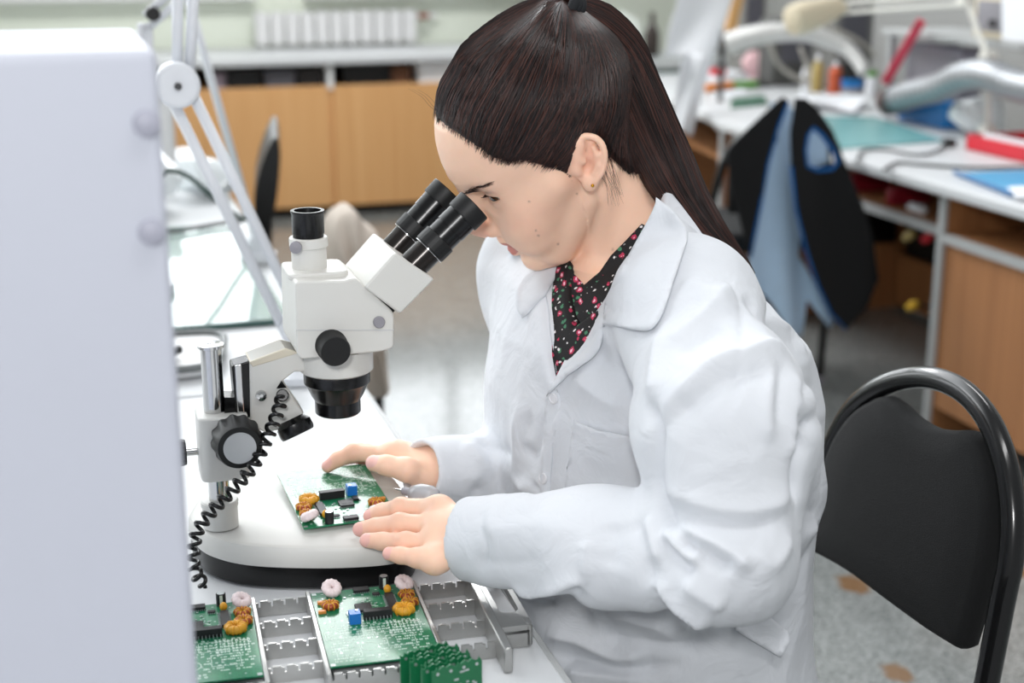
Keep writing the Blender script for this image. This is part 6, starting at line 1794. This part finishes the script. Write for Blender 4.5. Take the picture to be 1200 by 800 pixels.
nd = allD/np.linalg.norm(allD, axis=2)[:, :, None]
Pq = SK+nd*R_[:, :, None]
hd2 = hl_dist(Pq[..., 0].ravel(), Pq[..., 2].ravel()).reshape(R_.shape)
s_ = np.linspace(0, 1, 16); HPROF = np.interp(s_, [0, .08, .2, 1], [.15, .6, 1, 1.1])
for i in range(len(allD)):
    off = hair_off(hd2[i])+.0001+.0017*meta[i]*np.clip(s_*5, 0, 1)
    off[-4:] += np.array([0, .1, .5, 1])*(tR-Rtd-.004)*.8
    P = HWv(SK+nd[i]*(R_[i]+off)[:, None]); h.strand(P, .00044, .00050, tintc(.1), 3, HPROF)
h.build('scalp_strands', M_HAIR, hair)
# ponytail
cl = [TIEW, TIEW+(aty(674, 17, .312)-TIEW)*.8, aty(696, 32, .316), aty(721, 60, .318), aty(740, 100, .312), aty(768, 165, .300), aty(796, 222, .282), aty(830, 270, .262), aty(862, 303, .248), aty(882, 323, .238)]
cl = np.array(smoothpath(cl, 6)); n = len(cl); u = np.linspace(0, 1, n)
rad = np.interp(u, [0, .05, .12, .22, .35, .5, .62, .75, .88, 1], [.009, .011, .017, .026, .031, .031, .029, .020, .011, .0035])
T = np.gradient(cl, axis=0); T /= np.linalg.norm(T, axis=1)[:, None]
A = np.cross(T, V3(0, 1, 0)); A /= np.linalg.norm(A, axis=1)[:, None]; B_ = np.cross(T, A)
pt = HBC()
NP_ = 500 if 'QUICK' in globals() else 2600
for i in range(NP_):
    a = rr.random()*2*PI; q = math.sqrt(rr.random()) if i % 3 else 1.0
    end = n if rr.random() < .35 else int(n*rr.uniform(.72, 1)); da = rr.normal()*.25
    k = np.arange(0, end, 2); an = a+da*u[k]; wv = 1+.05*np.sin(u[k]*9+a*3)
    P = cl[k]+(A[k]*np.cos(an)[:, None]*1.0+B_[k]*np.sin(an)[:, None]*.55)*(rad[k]*q*wv)[:, None]
    if len(k) > 4: pt.strand(P, .00055, .00022, tintc(.12))
core = HBC(); core.strand(cl, 1.0, 1.0, dark, 14, rad*.42); 
pony = pt.build('ponytail', M_HAIR, hair); core.build('ponytail_core', M_HAIR, pony)
# band
tb = MB(); ax_ = T[2]
for k in range(3): tb.torus(cl[2]+T[2]*(.005*k-.004), .0150, .0055, T[2], 28, 10)
tb.build('hair_tie', mat('black_elastic', (22, 24, 28), .8), hair, smooth=180)
# loose wisps at the nape, temple and brow
w = HBC()
def wisp(px, Y, m=8, spread=.002):
    m = max(3, m//2)
    for _ in range(m):
        a_ = rr.normal()*1.4
        pts = [aty(x+rr.normal()*1.2+a_*i_, y+rr.normal()*1.2, Y+rr.normal()*.002) for i_, (x, y) in enumerate(px)]; w.strand(smoothpath(pts, 4), .00022, .00007, tintc(.2))
wisp([(703, 178), (708, 200), (716, 222), (719, 240)], .262, 16); wisp([(708, 170), (716, 195), (722, 215), (724, 230)], .266, 16)
wisp([(700, 190), (706, 206), (712, 218)], .262, 8); wisp([(735, 200), (742, 216), (748, 232), (756, 246)], .30, 14); wisp([(745, 200), (756, 222), (764, 240)], .30, 14)
wisp([(652, 196), (658, 206), (668, 213)], .262, 14); wisp([(640, 192), (650, 202), (660, 209)], .263, 12)
wisp([(516, 134), (508, 122), (500, 112), (488, 104)], .328, 2)
for i in range(700):
    p = line[rr.integers(0, 150)]+rr.normal(size=2)*np.array([.0010, .0010]); s = 1 if rr.random() < .75 else -1
    _, idx, _ = kd[s].find((p[0], p[1], 0))
    if abs(Pl[idx, 0]-p[0])+abs(Pl[idx, 2]-p[1]) > .006: continue
    d0 = Pl[idx]-SK; d0 /= np.linalg.norm(d0); dd = strand_path(d0-(td-d0*(d0@td))*rr.uniform(0, .045), 0, 16, rr.normal()*.12)
    if dd is None: continue
    dd = dd[:4]; R4 = srad(dd); nd4 = dd/np.linalg.norm(dd, axis=1)[:, None]
    w.strand(HWv(SK+nd4*(R4+np.array([.0004, .0012, .0022, .0030]))[:, None]), .00014, .00026, tintc(.3))
w.build('loose_wisps', M_HAIR, hair)
# ---------------------------------------------------------------- the woman's chair
ch = thing('chair', 'black chair with tubular frame and upholstered back behind the woman', 'chair', (.36, .25, 0))
M_TUBE_B = mat('black_enamel_tube', (14, 14, 15), .22, var=.05, coat=.3)
n_ = V3(-1, 0, .16); n_ /= np.linalg.norm(n_); p0_ = V3(.475, .25, .70)
def chp(px, py, off=0.0):
    d = ray(px, py); k = ((p0_+n_*off-CC)@n_)/(d@n_); return CC+d*k
arch = [chp(*q) for q in ((936, 660), (946, 610), (963, 556), (982, 508), (1006, 472), (1042, 449), (1084, 442), (1124, 455), (1156, 488), (1178, 540), (1187, 600), (1184, 660), (1172, 720))]
lowL = V3(arch[0][0]-.03, arch[0][1]+.005, .44); lowR = V3(arch[-1][0]-.03, arch[-1][1]-.012, .44)
path = [V3(lowL[0]+.10, lowL[1]+.02, .01), V3(lowL[0]+.01, lowL[1]+.005, .36), lowL]+arch+[lowR, V3(lowR[0]+.01, lowR[1]-.005, .36), V3(lowR[0]+.10, lowR[1]-.02, .01)]
MB().tube(smoothpath(path, 8), .0125, 16).build('back_frame', M_TUBE_B, ch, smooth=180)
pad = sp2([(1046, 464), (1060, 474), (1075, 488), (1096, 500), (1118, 504), (1142, 504)], 4)+sp2([(1152, 516), (1163, 548), (1169, 590), (1167, 640), (1158, 690), (1146, 735), (1139, 758)], 4)+sp2([(1132, 760), (1095, 737), (1045, 701), (1000, 668), (956, 644)], 4)+sp2([(952, 630), (960, 590), (972, 548), (988, 510), (1010, 482), (1036, 466)], 4)
pts = np.array([chp(x, y) for x, y in pad]); c_ = pts.mean(0)
V = []; F = []; n = len(pts)
for (sc, off) in ((.93, -.013), (.985, -.009), (1.0, -.002), (1.0, .006), (.985, .012), (.93, .016), (.6, .017), (.25, .017)):
    for p in pts: V.append(tuple(c_+(p-c_)*sc+n_*off))
for k in range(7):
    for i in range(n): F.append((k*n+i, k*n+(i+1) % n, (k+1)*n+(i+1) % n, (k+1)*n+i))
F.append(tuple(7*n+i for i in range(n))); F.append(tuple(range(n-1, -1, -1)))
MB().add(V, F).build('backrest', M_BLKFAB, ch, smooth=50)
yl, yr = lowL[1], lowR[1]; ym = (yl+yr)/2
MB().prism(roundpoly([(.04, yr+.03), (.42, yr+.0), (.42, yl-.0), (.04, yl-.03)], .06), .338, .3555, 'xy').build('seat', M_BLKFAB, ch, bevel=.006, seg=3)
for s, y in ((1, yl), (-1, yr)):
    MB().tube(smoothpath([V3(lowL[0]-.01, y, .327), V3(.12, y-s*.005, .327), V3(.07, y, .29), V3(.03, y+s*.02, .01)], 8), .0125, 14).build('leg', M_TUBE_B, ch, smooth=180)
    for x, yy in ((.03, y+s*.02), (lowL[0]+.10, y+s*.02)): MB().lathe([(0, 0), (.017, 0), (.018, .02), (.014, .03), (0, .03)], (x, yy, 0), n=16).build('foot_cap', M_BLACK, ch)
# ---------------------------------------------------------------- light and camera
SKY_LO, SKY_HI = .37, 5.0
W = bpy.data.worlds.new('daylight'); SC.world = W; W.use_nodes = True
_nt = W.node_tree; bg = _nt.nodes['Background']
_tc = _nt.nodes.new('ShaderNodeTexCoord'); _dp = _nt.nodes.new('ShaderNodeVectorMath'); _dp.operation = 'DOT_PRODUCT'
_dp.inputs[1].default_value = (-.32, .90, .26); _nt.links.new(_tc.outputs['Generated'], _dp.inputs[0])
_mr = _nt.nodes.new('ShaderNodeMapRange'); _mr.interpolation_type = 'SMOOTHSTEP'; _mr.inputs['From Min'].default_value = .45; _mr.inputs['From Max'].default_value = 1.0
_mr.inputs['To Min'].default_value = SKY_LO; _mr.inputs['To Max'].default_value = SKY_HI; _nt.links.new(_dp.outputs['Value'], _mr.inputs['Value'])
_nt.links.new(_mr.outputs['Result'], bg.inputs['Strength']); bg.inputs['Color'].default_value = (.93, .97, 1, 1)
def area(name, loc, size, power, rot=(0, 0, 0), col=(1, 1, 1)):
    l = bpy.data.lights.new(name, 'AREA'); l.shape = 'RECTANGLE'; l.size, l.size_y = size; l.energy = power; l.color = col
    o = bpy.data.objects.new(name, l); o.location = loc; o.rotation_euler = rot; COL.objects.link(o); return o
area('added_overhead_fill', (.3, -.6, 2.75), (1.2, .3), 15)  # added overhead fill lights, unseen
area('added_overhead_fill', (1.6, 1.4, 2.75), (.3, 1.2), 14)
area('added_overhead_fill', (-.8, 1.6, 2.75), (.3, 1.2), 6)
area('added_overhead_fill', (.6, 4.2, 2.75), (1.2, .3), 62)
area('flash_lamp', (-.62, -1.55, 1.72), (.16, .16), 17, (math.radians(72), 0, math.radians(-20)))
for o in list(SC.objects):     # things rest on the tops with a hair of air under them
    if o.parent is None and o.type in ('MESH', 'EMPTY') and o.get('kind') != 'structure' and o.get('category') not in ('desk', 'workbench', 'counter', 'chair', 'person', 'cabinet', 'jacket', 'vest', 'shirt'): o.location.z += .0008
cam = bpy.data.cameras.new('camera'); co = bpy.data.objects.new('camera', cam); COL.objects.link(co)
cam.sensor_width = 36; cam.lens = FPX*36/1200; cam.clip_start = .02
co.matrix_world = Matrix(((RT[0], UPV[0], -FW[0], CC[0]), (RT[1], UPV[1], -FW[1], CC[1]), (RT[2], UPV[2], -FW[2], CC[2]), (0, 0, 0, 1)))
cam.dof.use_dof = True; cam.dof.focus_distance = 1.40; cam.dof.aperture_fstop = 4.0
SC.camera = co
vs = SC.view_settings; vs.view_transform = 'Standard'; vs.look = 'None'; vs.exposure = 0; vs.gamma = 1; vs.use_curve_mapping = False
